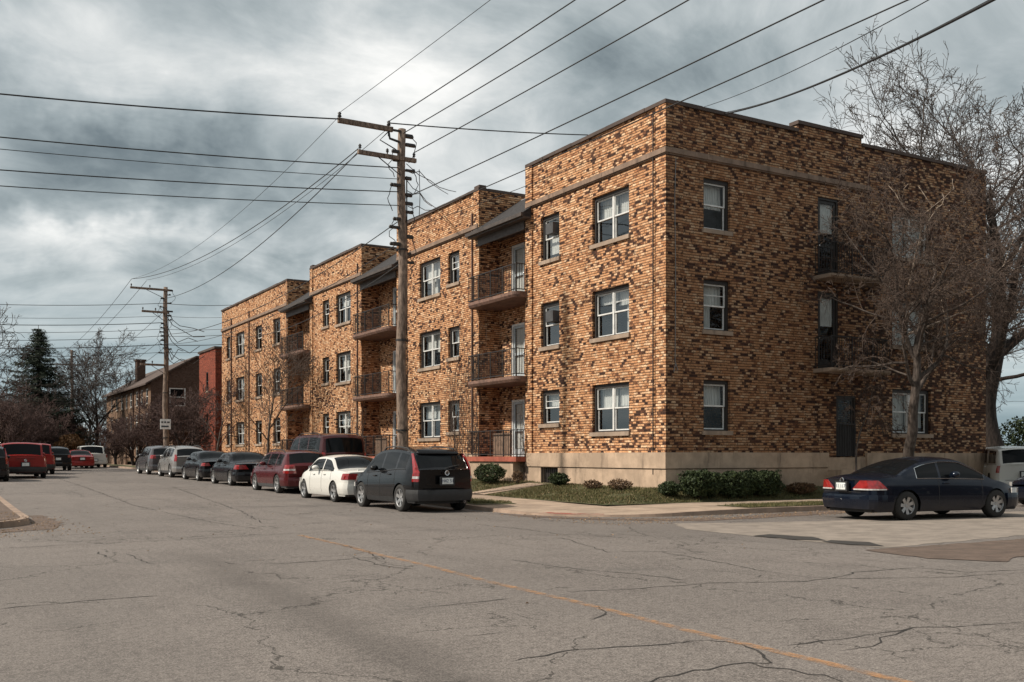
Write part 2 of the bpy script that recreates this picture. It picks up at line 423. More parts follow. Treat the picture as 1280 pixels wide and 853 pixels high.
def curtain():
    m, t, b = new_mat('curtain_cloth'); U, V, _ = t.sep(t.n('ShaderNodeUVMap').outputs[0])
    n = t.noise(t.comb(t.m('MULTIPLY', U, 30), t.m('MULTIPLY', V, 1.5), 0.0), 1, 3, .6)
    t.set(b.inputs['Base Color'], t.mix(t.mr(n, .3, .7), (.52, .52, .50), (.82, .81, .77))); b.inputs['Roughness'].default_value = .9; return m
M['curtain'] = curtain()
def glass(name, tint=(.78, .80, .80), refl=.32):
    m, t, b = new_mat(name)
    out = t.N['Material Output']
    tr = t.n('ShaderNodeBsdfTransparent'); tr.inputs[0].default_value = (*tint, 1)
    gl = t.n('ShaderNodeBsdfGlossy'); gl.inputs[0].default_value = (.9, .93, .95, 1); gl.inputs['Roughness'].default_value = .03
    nz = t.noise(wpos(t), .9, 1, .5)
    bp = t.n('ShaderNodeBump'); bp.inputs['Distance'].default_value = .02; bp.inputs['Strength'].default_value = .5
    t.L.new(nz, bp.inputs['Height']); t.L.new(bp.outputs[0], gl.inputs['Normal'])
    lw = t.n('ShaderNodeLayerWeight'); lw.inputs[0].default_value = .35
    fac = t.m('ADD', t.m('MULTIPLY', lw.outputs['Fresnel'], .16), refl*.06)
    mx = t.n('ShaderNodeMixShader'); t.L.new(fac, mx.inputs[0]); t.L.new(tr.outputs[0], mx.inputs[1]); t.L.new(gl.outputs[0], mx.inputs[2])
    t.L.new(mx.outputs[0], out.inputs[0]); return m
M['glass'] = glass('window_glass')
def paint_mat(name, col, metal=.25, dirt_or_shade=.16):
    m, t, b = new_mat(name); p = opos(t)
    x, y, z = t.sep(p)
    n = t.noise(p, 3.0, 5, .6)
    low = t.m('MULTIPLY', t.mr(z, .60, .12), t.mr(n, .3, .8, .2, 1.0))
    c = t.mix(t.m('MULTIPLY', low, dirt_or_shade), col, (.17, .14, .12))
    t.set(b.inputs['Base Color'], c); b.inputs['Metallic'].default_value = metal
    t.set(b.inputs['Roughness'], t.m('ADD', t.m('MULTIPLY', low, .4), .22))
    b.inputs['Specular IOR Level'].default_value = .2; b.inputs['Coat Weight'].default_value = .4; b.inputs['Coat Roughness'].default_value = .02
    return m
P = {k: paint_mat('car_paint_'+k, *v) for k, v in dict(black=((.004, .004, .005), 0), white=((.62, .61, .57), 0), maroon=((.085, .012, .014), .3),
     wine=((.055, .014, .015), .3), navy=((.005, .009, .019), .3), silver=((.33, .32, .31), .5), grey=((.10, .095, .10), .4), red=((.24, .018, .016), .1), darkblack=((.008, .008, .010), .2)).items()}
def carglass():
    m, t, b = new_mat('tinted_car_glass'); b.inputs['Base Color'].default_value = (.006, .007, .008, 1); b.inputs['Roughness'].default_value = .03
    b.inputs['Specular IOR Level'].default_value = .13; return m
M['carglass'] = carglass()
M['rubber'] = simple('tyre_rubber', (.018, .017, .016), .85)
M['alloy'] = simple('alloy_rim', (.42, .42, .42), .35, .7)
M['plastic'] = simple('black_plastic', (.022, .022, .023), .6)
M['trimgrey'] = simple('grey_lower_trim', (.06, .06, .062), .6)
M['chrome'] = simple('chrome', (.65, .65, .65), .15, 1)
def lamp(name, col):
    m, t, b = new_mat(name); n = t.noise(opos(t), 14, 2, .5)
    t.set(b.inputs['Base Color'], t.mix(t.mr(n, .3, .7), [q*.6 for q in col], col)); b.inputs['Roughness'].default_value = .12
    b.inputs['Coat Weight'].default_value = 1; b.inputs['Coat Roughness'].default_value = .03; return m
M['tail'] = lamp('red_lamp_lens', (.30, .012, .012)); M['clearlamp'] = lamp('clear_lamp_lens', (.62, .60, .58)); M['amber'] = lamp('amber_lens', (.6, .2, .03))
M['plate'] = simple('plate_white', (.62, .64, .62), .5); M['plateink'] = simple('plate_ink', (.03, .05, .12), .6)
M['yellow'] = None
def yellow():
    m, t, b = new_mat('worn_yellow_paint'); p = wpos(t)
    n = t.noise(p, 5, 6, .72); f = t.noise(p, 45, 3, .7)
    c = t.mix(t.mr(f, .35, .7, 0, .6), (.52, .25, .09), (.22, .17, .13))
    tr = t.n('ShaderNodeBsdfTransparent'); mx = t.n('ShaderNodeMixShader')
    t.set(b.inputs['Base Color'], c); b.inputs['Roughness'].default_value = .85
    a = t.m('MULTIPLY', t.mr(n, .40, .66, .08, .72), t.mr(f, .34, .5, .35, 1.0))
    t.L.new(a, mx.inputs[0]); t.L.new(tr.outputs[0], mx.inputs[1]); t.L.new(b.outputs[0], mx.inputs[2])
    t.L.new(mx.outputs[0], t.N['Material Output'].inputs[0]); return m
M['yellow'] = yellow()
M['crack'] = simple('crack_filler', (.028, .024, .021), .95, var=.4)
M['redpaint'] = None
def redpaint():
    m, t, b = new_mat('faded_red_paint'); p = wpos(t); n = t.noise(p, 4, 5, .7)
    tr = t.n('ShaderNodeBsdfTransparent'); mx = t.n('ShaderNodeMixShader'); t.set(b.inputs['Base Color'], (.33, .075, .05, 1)); b.inputs['Roughness'].default_value = .9
    t.L.new(t.mr(n, .4, .65, 0.0, .9), mx.inputs[0]); t.L.new(tr.outputs[0], mx.inputs[1]); t.L.new(b.outputs[0], mx.inputs[2])
    t.L.new(mx.outputs[0], t.N['Material Output'].inputs[0]); return m
M['redpaint'] = redpaint()
M['wood'] = simple('brown_boards', (.20, .13, .09), .85, var=.3)
M['sign'] = simple('sign_white', (.70, .72, .72), .5)
M['ink'] = simple('sign_ink', (.04, .05, .06), .6)

# ------------------------------------------------------------------ ground, road, pavements
def sheet(name, xs, ys, zf, mat, xf=None, label=None, kind='structure'):
    mb = MB(); nx = len(xs)
    vs = []
    for y in ys:
        for x in xs:
            X = xf(x, y) if xf else x
            vs.append((X, y, zf(X, y)))
    fs = [(j*nx+i, j*nx+i+1, (j+1)*nx+i+1, (j+1)*nx+i) for j in range(len(ys)-1) for i in range(nx-1)]
    mb.add(vs, fs); o = mb.build(name, mat, None, True); o['kind'] = kind; return o
YS = [-60, -20, 0, 10, 15, 18, 20, 22, 24, 26, 28, 30, 32, 35, 38, 42, 46, 50, 55, 60, 68, 76, 85, 95, 110, 130, 160, 220]
sheet('ground', [-900, -300, -100, -40, 0, 20, 60, 100, 300, 900], [-600, -200]+YS+[400, 1000], lambda x, y: gz(y)-.06, M['farground'])
sheet('road', [-70, -30, -10, 0, 5, 10, 15, 20, 30, 60, 110], YS, lambda x, y: gz(y), M['asphalt'])

def block(path, sides, prefix, corner_rng, lawncut=None):
    """kerb, verge and footway following a path; path = [(x, y, nx, ny)] with the normal pointing inland"""
    def zt(i, off):
        x, y, nx, ny = path[i]
        dip = 1.0
        if corner_rng: 
            a, b = corner_rng
            if a <= i <= b: dip = .35+.65*abs((i-a)/(b-a)*2-1)**2
        return gz(y+ny*off)+.13*(dip if off < 1.4 else max(dip, .8))
    def strip(o0, o1, name, mat, rng=None, lift=0.0, face=False):
        mb = MB(); n = len(path)
        for i in range(n-1):
            if rng and not (rng(path[i]) and rng(path[i+1])): continue
            def pt(j, off, dz=0):
                x, y, nx, ny = path[j]; return (x+nx*off, y+ny*off, zt(j, off)+lift+dz)
            a, b, c, d = pt(i, o0), pt(i+1, o0), pt(i+1, o1), pt(i, o1)
            mb.q([a, b, c, d])
            if face: mb.q([(a[0]-path[i][2]*.03, a[1]-path[i][3]*.03, gz(a[1])-.02), (b[0]-path[i+1][2]*.03, b[1]-path[i+1][3]*.03, gz(b[1])-.02), b, a])
        o = mb.build(name, mat); o['kind'] = 'structure'; return o
    strip(0, .16, 'kerb', M['kerb'], None, 0, True)
    strip(.16, 3.0, 'footway', M['walk'])
    return strip
R0 = 3.2
pathR = [(x, 19.0, 0, 1) for x in (110, 60, 40, 34, 30, 27, 25, 23, 21, 19.5, 18.2, 17)]
for k in range(0, 13):
    a = math.pi/2*k/12; pathR.append((16.0-R0*math.sin(a), 22.2-R0*math.cos(a), math.sin(a), math.cos(a)))
for y in (23.2, 24, 25, 26, 28, 30, 32, 34, 36, 38, 40, 43, 47, 52, 58, 65, 72, 80, 90, 110, 150, 220): pathR.append((kerb_x(y), y, 1, 0))
stripR = block(pathR, 1, 'east', (10, 27))
stripR(.17, 1.45, 'verge', M['lawn'], lambda p: (p[3] == 1 and p[0] > 17.9) or (p[2] == 1 and (24 <= p[1] <= 34 or p[1] > 42)), .012)
R1 = 2.2
pathL = [(x, 21.9, 0, 1) for x in (-70, -30, -15, -8, -4, -2)]
for k in range(0, 9):
    a = math.pi/2*k/8; pathL.append((-.1+R1*math.sin(a), 24.1-R1*math.cos(a), -math.sin(a), math.cos(a)))
for y in (25.5, 27, 29, 31, 35, 38, 42, 46, 52, 60, 70, 85, 110, 150, 220): pathL.append((2.1+.01*(y-24.5), y, -1, 0))
stripL = block(pathL, 1, 'west', None)
stripL(.17, 1.45, 'verge', M['dirt_or_shade'], lambda p: True, .008)
def lawn_z(x, y):
    k = min(max((x-15.8)/2.6, 0), 1); k2 = min(max((y-22.0)/1.1, 0), 1)
    return max(gz(y)+.135+.33*min(k, k2), 0)
sheet('lawn', [0, .6, 1.2, 1.8, 2.4, 3.0, 6, 12, 20, 60, 95], [21.98, 22.3, 22.7, 23.1]+YS[9:], lawn_z, M['lawn'], xf=lambda x, y: x+max(15.78, kerb_x(y)+2.96))
sheet('lawn', [-70, -30, -10, -4, -.5], [24.3]+YS[9:], lambda x, y: gz(y)+.14, M['dirt_or_shade'])
def patch(name, pts, mat, dz):
    mb = MB(); n = len(pts)
    cx = sum(p[0] for p in pts)/n; cy = sum(p[1] for p in pts)/n
    mb.q([(a[0], a[1], gz(a[1])+dz) for a in pts])
    o = mb.build(name, mat); o['kind'] = 'structure'; return o
rr = random.Random(3)
def rough(pts, step=.22, amp=.05):
    out = []
    for i in range(len(pts)):
        a = Vector(pts[i]); b = Vector(pts[(i+1) % len(pts)]); n = max(1, int((b-a).length/step))
        for k in range(n): out.append(tuple(a.lerp(b, k/n)+Vector((rr.uniform(-amp, amp), rr.uniform(-amp, amp)))))
    return out
patch('concrete_apron', rough([(14.0, 17.0), (13.1, 15.6), (13.0, 12.9), (13.1, 10.8), (17.7, 11.3), (24, 12.2), (34, 13.2), (34, 15.3), (24, 16.2), (17.7, 15.9), (15.6, 16.4)]), M['apron'], .004)
patch('dirt_patch', rough([(12.55, 10.7), (16.5, 10.75), (24, 11.7), (34, 12.6), (34, 4), (20, 6.6), (13.6, 8.9), (12.8, 8.5), (12.3, 9.4)]), M['dirt_or_shade'], .008)
patch('wet_patch', rough([(13.0, 13.6), (13.5, 13.7), (13.75, 12.9), (13.4, 12.2), (13.05, 12.6)], .2, .03), M['crack'], .012)
patch('wet_patch', rough([(13.1, 12.1), (13.5, 12.2), (13.75, 11.6), (13.3, 11.0), (13.1, 11.4)], .2, .03), M['crack'], .012)
patch('gutter_dirt', rough([(13.0, 20.4), (13.9, 18.9), (16.2, 17.9), (19.0, 18.7), (23, 18.85), (23, 18.3), (18, 17.6), (15, 17.3), (13.2, 18.9), (12.4, 21.0), (12.5, 22)], .3, .07), M['dirt_or_shade'], .006)
patch('gutter_dirt', rough([(0.2, 21.8), (1.6, 22.4), (2.2, 23.8), (2.3, 26.6), (2.6, 26.6), (2.7, 23.6), (2.4, 21.8), (.8, 20.9), (-3, 21.2), (-3, 21.8)], .3, .12), M['dirt_or_shade'], .006)
# lone worn yellow centre line
mb = MB(); N_ = 60
for i in range(N_):
    def yl(k): 
        t_ = 1.0+17.0*k/N_; return 5.24+.046*t_+.02*math.sin(t_*1.7), t_
    (xa, ya), (xb, yb) = yl(i), yl(i+1)
    mb.q([(xa-.055, ya, .005), (xa+.055, ya, .005), (xb+.055, yb, .005), (xb-.055, yb, .005)])
o = mb.build('centre_line', M['yellow']); o['kind'] = 'structure'
# the larger cracks
def gpt(u, v):
    for _ in range(1):
        y = EYE*1271/(v-570)
    x = (u-640)/1271*y; X, Y = CH*x+SH*y, -SH*x+CH*y
    return X, Y
cr = [[(0, 686), (90, 681), (185, 677), (280, 672), (370, 667), (470, 665), (560, 662)], [(0, 762), (100, 752), (200, 745)],
      [(790, 862), (830, 848), (865, 840), (905, 834), (935, 830), (965, 829), (952, 818), (930, 808), (912, 803), (880, 801), (850, 805)], [(935, 830), (985, 838), (1030, 846), (1060, 856)],
      [(640, 828), (700, 815), (770, 808), (830, 806), (880, 803)], [(980, 806), (1065, 798), (1110, 792), (1140, 785), (1210, 783), (1290, 777)], [(1060, 815), (1082, 808), (1100, 798), (1140, 786)],
      [(710, 740), (800, 736), (890, 729), (960, 728), (1015, 727), (1070, 716), (1150, 710), (1210, 716), (1290, 712)], [(825, 690), (880, 700), (950, 713), (1010, 722), (1060, 724), (1180, 722), (1285, 716)],
      [(495, 762), (560, 757), (640, 748)], [(590, 797), (640, 790)], [(440, 697), (475, 707), (520, 712)], [(420, 680), (455, 688), (480, 700)], [(270, 702), (300, 706), (345, 705), (400, 702), (450, 698)],
      [(74, 607), (116, 619), (169, 635), (235, 648), (280, 656), (330, 662)], [(215, 615), (300, 640), (330, 655)], [(120, 690), (135, 697)], [(160, 692), (185, 704), (200, 705)], [(745, 755), (755, 765), (740, 775)],
      [(640, 700), (720, 712), (800, 718), (860, 726)], [(700, 672), (760, 690), (840, 690), (900, 695)], [(590, 655), (640, 660), (700, 668), (780, 672)], [(640, 640), (680, 650), (740, 655)]]
mb = MB(); rr = random.Random(8)
for poly in cr:
    pts = []
    for a, b in zip(poly, poly[1:]):
        A = Vector(gpt(*a)); B = Vector(gpt(*b)); n = max(2, int((B-A).length/.16))
        for k in range(n):
            q = A.lerp(B, k/n); pts.append(q+Vector((rr.uniform(-1, 1), rr.uniform(-1, 1)))*.045)
    pts.append(Vector(gpt(*poly[-1])))
    w = [rr.uniform(.002, .010)*(1+1.2*min(1, q.length/30)) for q in pts]; w[0] = w[-1] = .001
    for i in range(len(pts)-1):
        d = (pts[i+1]-pts[i]); d.normalize(); n = Vector((-d.y, d.x))
        a, b = pts[i], pts[i+1]; za, zb = gz(a.y)+.003, gz(b.y)+.003
        p1, p2, p3, p4 = a+n*w[i], a-n*w[i], b-n*w[i+1], b+n*w[i+1]
        mb.q([(p1.x, p1.y, za), (p2.x, p2.y, za), (p3.x, p3.y, zb), (p4.x, p4.y, zb)])
o = mb.build('road_cracks', M['crack']); o['kind'] = 'structure'
# red paint left on the corner kerb
stripR(.0, .8, 'red_kerb_paint', M['redpaint'], lambda p: 12.9 < p[0] < 14.2 and p[1] < 21.3, .006)
sheet('entrance_path', [15.8, 16.5, 17.2, 17.9, 18.2], [28.7, 29.3, 29.9], lambda x, y: lawn_z(x, y)+.02, M['walk'])
sheet('driveway', [-.02, .5, 1.5, 3.0, 5.0], [34.2, 36, 38, 40, 42], lambda x, y: gz(y)+.15, M['walk'], xf=lambda x, y: x+kerb_x(y)+.03)
# grass
rg = random.Random(5)
def grass(name, label, spots, n, h=.055, mat='grass'):
    mb = MB()
    for _ in range(n):
        x0, x1, y0, y1, zf = rg.choice(spots); x = rg.uniform(x0, x1); y = rg.uniform(y0, y1)
        if mnoise.noise(Vector((x*.9, y*.9, 0))) < -.28 and rg.random() < .8: continue
        z = zf(x, y); hh = h*rg.uniform(.5, 1.5); a = rg.uniform(0, 6.28); w = .010
        dx, dy = math.cos(a)*w, math.sin(a)*w; lx, ly = rg.uniform(-.04, .04), rg.uniform(-.04, .04)
        mb.q([(x-dx, y-dy, z-.005), (x+dx, y+dy, z-.005), (x+lx, y+ly, z+hh)])
    o = mb.build(name, M[mat]); o['kind'] = 'stuff'; return o
vz = lambda x, y: gz(y)+.14
grass('grass', '', [(15.85, 18.7, 22.0, 28.6, lawn_z)]*4+[(15.85, 18.7, 30, 36, lawn_z)]*2+[(17.5, 30, 22.0, 23.1, lawn_z)]*3, 42000)
grass('grass', '', [(18.2, 27, 19.18, 20.44, vz)]*2+[(13.1, 14.3, 24.3, 33.5, vz)]*2, 24000, .05)
mb = MB()
for _ in range(3800):                                   # small stones and leaf bits by the kerbs
    k = rg.random()
    if k < .22: x, y = rg.uniform(-3, 3.0), rg.uniform(20, 26)
    elif k < .50: x, y = rg.uniform(15.8, 18.5), rg.uniform(22, 32)
    elif k < .6: x, y = rg.uniform(12.2, 14), rg.uniform(17, 23)
    elif k < .8: x, y = rg.uniform(14, 24), rg.uniform(17.4, 18.9)
    elif rg.random() < .08: x, y = rg.uniform(2, 12), rg.uniform(8, 30)
    else: x, y = rg.uniform(-8, 2.6), rg.uniform(21.2, 24)
    z = lawn_z(x, y)+.02 if x > 15.78 and y > 22 else (gz(y)+.008 if not (x < 2.0 and y > 22) else gz(y)+.15)
    s = rg.uniform(.008, .028); a = rg.uniform(0, 6.28)
    mb.add([(x+s*math.cos(a), y+s*math.sin(a), z), (x+s*math.cos(a+2.1), y+s*math.sin(a+2.1), z), (x+s*math.cos(a+4.2), y+s*math.sin(a+4.2), z), (x, y, z+s*.7)], [(0, 1, 3), (1, 2, 3), (2, 0, 3)])
o = mb.build('leaf_litter', M['litter']); o['kind'] = 'stuff'

# ------------------------------------------------------------------ the apartment building
FX, FY = 18.77, 23.17           # the corner nearest the camera
class Face:
    """a wall plane: a runs along it, d sticks out of it, z is up"""
    def __init__(s, ox, oy, ax, ay, nx, ny): s.o = (ox, oy); s.a = (ax, ay); s.n = (nx, ny)
    def p(s, a, d, z): return (s.o[0]+s.a[0]*a+s.n[0]*d, s.o[1]+s.a[1]*a+s.n[1]*d, z)
    def box(s, mb, a0, a1, d0, d1, z0, z1):
        c = [s.p(a, d, z) for z in (z0, z1) for a, d in ((a0, d0), (a1, d0), (a1, d1), (a0, d1))]
        w = a1-a0
        def uvq(idx):
            r = []
            for i in idx:
                aa = (a0, a1, a1, a0)[i % 4]; dd = (d0, d0, d1, d1)[i % 4]; r.append((aa+dd, c[i][2]))
            return r
        for f in ((0, 3, 2, 1), (4, 5, 6, 7), (0, 1, 5, 4), (1, 2, 6, 5), (2, 3, 7, 6), (3, 0, 4, 7)):
            mb.q([c[i] for i in f], uv=uvq(f))
    def wall(s, mb, a0, a1, z0, z1, holes=(), depth=.26, uo=0.0):
        A = sorted({a0, a1}|{h[0] for h in holes}|{h[1] for h in holes}); Z = sorted({z0, z1}|{h[2] for h in holes}|{h[3] for h in holes})
        for x0, x1 in zip(A, A[1:]):
            for y0, y1 in zip(Z, Z[1:]):
                cx, cy = (x0+x1)/2, (y0+y1)/2
                if any(h[0] < cx < h[1] and h[2] < cy < h[3] for h in holes): continue
                mb.q([s.p(x0, 0, y0), s.p(x1, 0, y0), s.p(x1, 0, y1), s.p(x0, 0, y1)], uv=[(x0+uo, y0), (x1+uo, y0), (x1+uo, y1), (x0+uo, y1)])
        for h in holes:
            for (p0, p1) in (((h[0], h[2]), (h[0], h[3])), ((h[1], h[2]), (h[1], h[3])), ((h[0], h[3]), (h[1], h[3])), ((h[0], h[2]), (h[1], h[2]))):
                mb.q([s.p(p0[0], 0, p0[1]), s.p(p1[0], 0, p1[1]), s.p(p1[0], -depth, p1[1]), s.p(p0[0], -depth, p0[1])],
                     uv=[(p0[0]+uo, p0[1]), (p1[0]+uo, p1[1]), (p1[0]+uo+depth, p1[1]), (p0[0]+uo+depth, p0[1])])
A_ = Face(FX, FY, 0, 1, -1, 0); B_ = Face(FX, FY, 1, 0, 0, -1)
bld = empty('apartment_building', (FX, FY, 0), 0, 'three storey mottled yellow and brown brick apartment building on the street corner', 'building')
def bp(mb, name, mat, parent=None, smooth=False, bevel=0):
    o = mb.build(name, mat, parent or bld, smooth, bevel)
    if (parent or bld) is bld: o.matrix_parent_inverse = Matrix.Translation((-FX, -FY, 0))
    return o
BR = random.Random(21)
def window(F, a0, a1, z0, z1, kind='double', blind=.45, sill=True, stain=True, parent=None):
    """frame > sash, pane, curtain, sill"""
    dd = -.15; f = MB(); t = .085
    for (x0, x1, y0, y1) in ((a0, a0+t, z0, z1), (a1-t, a1, z0, z1), (a0+t, a1-t, z1-.12, z1), (a0+t, a1-t, z0, z0+.045)):
        F.box(f, x0, x1, dd-.06, dd+.06, y0, y1)
    fr = bp(f, 'window', M['darkframe'])
    s = MB(); g = MB(); ia0, ia1, iz0, iz1 = a0+t, a1-t, z0+.045, z1-.12
    cols = [(ia0, ia1)] if kind in ('single', 'dark') else [(ia0, (ia0+ia1)/2-.035), ((ia0+ia1)/2+.035, ia1)]
    if kind == 'double': F.box(s, (ia0+ia1)/2-.035, (ia0+ia1)/2+.035, dd-.05, dd+.03, iz0, iz1)
    for (x0, x1) in cols:
        zm = lerp(iz0, iz1, .52)
        w = .042
        for (y0, y1, off) in ((zm-.02, iz1, 0), (iz0, zm+.02, -.035)):
            o0, o1 = dd-.03+off, dd+.01+off
            F.box(s, x0, x0+w, o0, o1, y0, y1); F.box(s, x1-w, x1, o0, o1, y0, y1)
            F.box(s, x0+w, x1-w, o0, o1, y1-w, y1); F.box(s, x0+w, x1-w, o0, o1, y0, y0+w)
            if kind != 'dark' and off == 0 and BR.random() < .35: F.box(s, x0+w, x1-w, o0+.01, o1-.01, (y0+y1)/2-.01, (y0+y1)/2+.01)
            g.q([F.p(x0+w, o0+.02, y0+w), F.p(x1-w, o0+.02, y0+w), F.p(x1-w, o0+.02, y1-w), F.p(x0+w, o0+.02, y1-w)])
    bp(s, 'sash', M['whitepaint'] if kind != 'dark' else M['darkframe'], fr); bp(g, 'pane', M['glass'], fr)
    for (x0, x1) in cols:
        if blind is None: continue
        c = MB(); b = blind*BR.uniform(.85, 1.15); zb = lerp(iz1, iz0, min(1, b)); n = 14
        for i in range(n):
            xa, xb = lerp(x0, x1, i/n), lerp(x0, x1, (i+1)/n); da, db = -.2-.025*(i % 2), -.2-.025*((i+1) % 2)
            c.q([F.p(xa, dd+da+.02, zb), F.p(xb, dd+db+.02, zb), F.p(xb, dd+db, iz1), F.p(xa, dd+da, iz1)], uv=[(xa, zb), (xb, zb), (xb, iz1), (xa, iz1)])
        bp(c, 'curtain', M['curtain'], fr)
    if BR.random() < .22 and kind != 'dark':             # a half drawn net low in one half
        c = MB(); x0, x1 = cols[BR.randrange(len(cols))]; n = 10; xw = lerp(x0, x1, BR.uniform(.3, .9))
        for i in range(n):
            xa, xb = lerp(x0, xw, i/n), lerp(x0, xw, (i+1)/n); da, db = -.27-.03*(i % 2), -.27-.03*((i+1) % 2)
            c.q([F.p(xa, dd+da, iz0), F.p(xb, dd+db, iz0), F.p(xb, dd+db, iz1), F.p(xa, dd+da, iz1)], uv=[(xa, iz0), (xb, iz0), (xb, iz1), (xa, iz1)])
        bp(c, 'curtain', M['curtain'], fr)
    if kind == 'single' and F is A_ and a0 == 5.66 and z0 > 5:     # air conditioner standing in the lower sash
        q = MB(); F.box(q, a0+.16, a0+.62, -.2, .16, (z0+z1)/2+.05, (z0+z1)/2+.42); bp(q, 'air_conditioner', M['trimgrey'], fr, bevel=.01)
    if sill:
        q = MB(); F.box(q, a0-.07, a1+.07, -.16, .07, z0-.13, z0-.002); bp(q, 'sill', M['stone'], fr, bevel=.012)
    return fr
FL = [(2.20, 3.72), (5.20, 6.72), (8.21, 9.74)]
# holes on the street side
def dbl(a0, a1): return [(a0, a1, z0, z1, 'double') for z0, z1 in FL]
def nar(a0, a1, kind='single', zl=0.0): return [(a0, a1, z0+zl, z1-.04, kind) for z0, z1 in FL]
blocks = [(0.0, 7.79, dbl(1.77, 3.72)+[(5.66, 6.83, 2.55, 3.70, 'single'), (5.66, 6.83, 5.21, 6.72, 'single'), (5.66, 6.83, 8.19, 9.73, 'single')]),
          (11.24, 19.0, dbl(14.7, 16.72)+nar(12.98, 13.97, 'single', .22)),
          (23.19, 30.73, dbl(24.77, 26.79)+nar(27.85, 28.82, 'single', .1)),
          (34.63, 49.55, [(a0, a1, z0, z1, 'single') for a0, a1 in ((36.14, 37.5),) for z0, z1 in FL]+nar(39.88, 41.2)+dbl(43.8, 45.8)+nar(47.3, 48.25))]
recs = [(7.79, 11.24), (19.0, 23.19), (30.73, 34.63)]
RD = .85; ZB0, ZT = 1.52, 11.68
wl = MB()
for a0, a1, hs in blocks: A_.wall(wl, a0, a1, ZB0, ZT, [h[:4] for h in hs])
Rw = Face(FX+RD, FY, 0, 1, -1, 0)
doors = []
for a0, a1 in recs:
    w = a1-a0; dh = [(a0+1.56, a0+2.55, zf, zf+2.15) for zf in (1.42, 4.3, 7.3)]
    wh = [(a0+.45, a0+1.15, zf+.75, zf+2.1) for zf in (1.42, 4.3, 7.3)]
    Rw.wall(wl, a0, a1, .2, 10.8, dh+wh, .15); doors += [(h, 'door') for h in dh]+[(h, 'win') for h in wh]
    Face(FX, FY+a0, 1, 0, 0, 1).wall(wl, 0, RD, .2, ZT); Face(FX, FY+a1, 1, 0, 0, -1).wall(wl, 0, RD, .2, ZT)
# the outer ends of the parapet above each recess
for a0, a1 in recs:
    Face(FX, FY+a0, 1, 0, 0, 1).wall(wl, RD, 3.0, 10.0, ZT); Face(FX, FY+a1, 1, 0, 0, -1).wall(wl, RD, 3.0, 10.0, ZT)
BL = 14.8
bholes = [(1.42, 2.46, z0, z1, 'single') for z0, z1 in FL]+[(6.2, 7.15, 7.22, 9.77, 'bdoor'), (6.2, 7.15, 4.25, 6.72, 'bdoor'), (7.04, 7.98, 1.42, 3.42, 'gdoor')]+[(9.75, 11.73, z0, z1, 'double') for z0, z1 in FL]
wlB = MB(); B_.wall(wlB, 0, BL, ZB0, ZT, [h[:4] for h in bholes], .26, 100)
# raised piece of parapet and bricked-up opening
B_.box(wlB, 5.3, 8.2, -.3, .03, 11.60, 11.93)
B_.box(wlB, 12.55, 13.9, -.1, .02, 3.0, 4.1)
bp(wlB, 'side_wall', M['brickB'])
# corner piers and buttresses a little proud of the wall
for a0, a1 in ((7.35, 7.79), (11.24, 11.68), (18.55, 19.0), (23.19, 23.6), (30.3, 30.73), (34.63, 35.0)):
    pr = MB(); A_.box(pr, a0+.002, a1-.002, -.05, .06, ZB0, ZT-.002); bp(pr, 'pier', M['brick'])
pr = MB()
A_.box(pr, -.05, .42, -.05, .05, ZB0, 10.18); A_.box(pr, -.05, .42, -.05, .05, 10.44, ZT-.003)
bp(pr, 'pier', M['brick'])
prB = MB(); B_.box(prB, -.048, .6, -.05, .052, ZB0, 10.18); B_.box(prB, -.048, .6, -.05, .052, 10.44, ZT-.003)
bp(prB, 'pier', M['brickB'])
# far and back walls
Face(FX, FY+49.55, 1, 0, 0, 1).wall(wl, 0, BL, .2, ZT); Face(FX+BL, FY, 0, 1, 1, 0).wall(wl, 0, 49.55, .2, ZT)
bp(wl, 'wall', M['brick'])
par = MB()                                               # inner face of the parapet
for a0, a1, _ in blocks: Face(FX+.3, FY, 0, 1, 1, 0).wall(par, a0+.3 if a0 == 0 else a0, a1, 11.0, ZT)
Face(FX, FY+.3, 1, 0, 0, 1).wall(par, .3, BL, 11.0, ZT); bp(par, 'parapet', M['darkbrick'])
rf = MB(); rf.box((FX+2.2, FY+.3, 11.05), (FX+BL-.02, FY+49.5, 11.15)); [rf.box((FX+.3, FY+a0+.02, 11.052), (FX+2.2, FY+a1-.02, 11.148)) for a0, a1, _ in blocks]; bp(rf, 'flat_roof', M['membrane'])
# foundation in two tiers
fd = MB()
for a0, a1, _ in blocks:
    fd = MB(); A_.box(fd, a0-(.097 if a0 == 0 else 0), a1, -.3, .10, 1.08, ZB0+.03)
    if a0 == 0:
        A_.box(fd, -.057, 5.66, -.3, .06, -.1, 1.05); A_.box(fd, 6.75, a1, -.3, .06, -.1, 1.05); A_.box(fd, 5.66, 6.75, -.3, .06, -.1, .28)
    else: A_.box(fd, a0, a1, -.3, .06, -.1, 1.05)
    A_.box(fd, a0, a1, -.3, .02, 1.05, 1.08)
    bp(fd, 'foundation', M['plinth'], bevel=.01)
fb = MB(); B_.box(fb, -.097, 6.6, -.3, .10, 1.082, ZB0+.03); B_.box(fb, -.057, 6.6, -.3, .06, -.1, 1.05); B_.box(fb, 8.4, BL, -.3, .10, 0, ZB0+.03); B_.box(fb, 0.0, 6.6, -.3, .02, 1.05, 1.08)
B_.box(fb, 6.6, 8.4, -.3, .55, -.1, 1.0); B_.box(fb, 6.6, 8.4, -.3, .05, 1.0, 1.40)
bp(fb, 'foundation', M['plinth'], bevel=.01)
bw = MB()
F = A_; F.box(bw, 5.66, 6.75, -.16, -.12, .28, 1.05)
gr = bp(bw, 'basement_window', M['darkframe']); b2 = MB()
for k in range(9): A_.box(b2, 5.72+k*.125, 5.74+k*.125, 0, .02, .28, 1.05)
bp(b2, 'window_bars', M['iron'], gr)
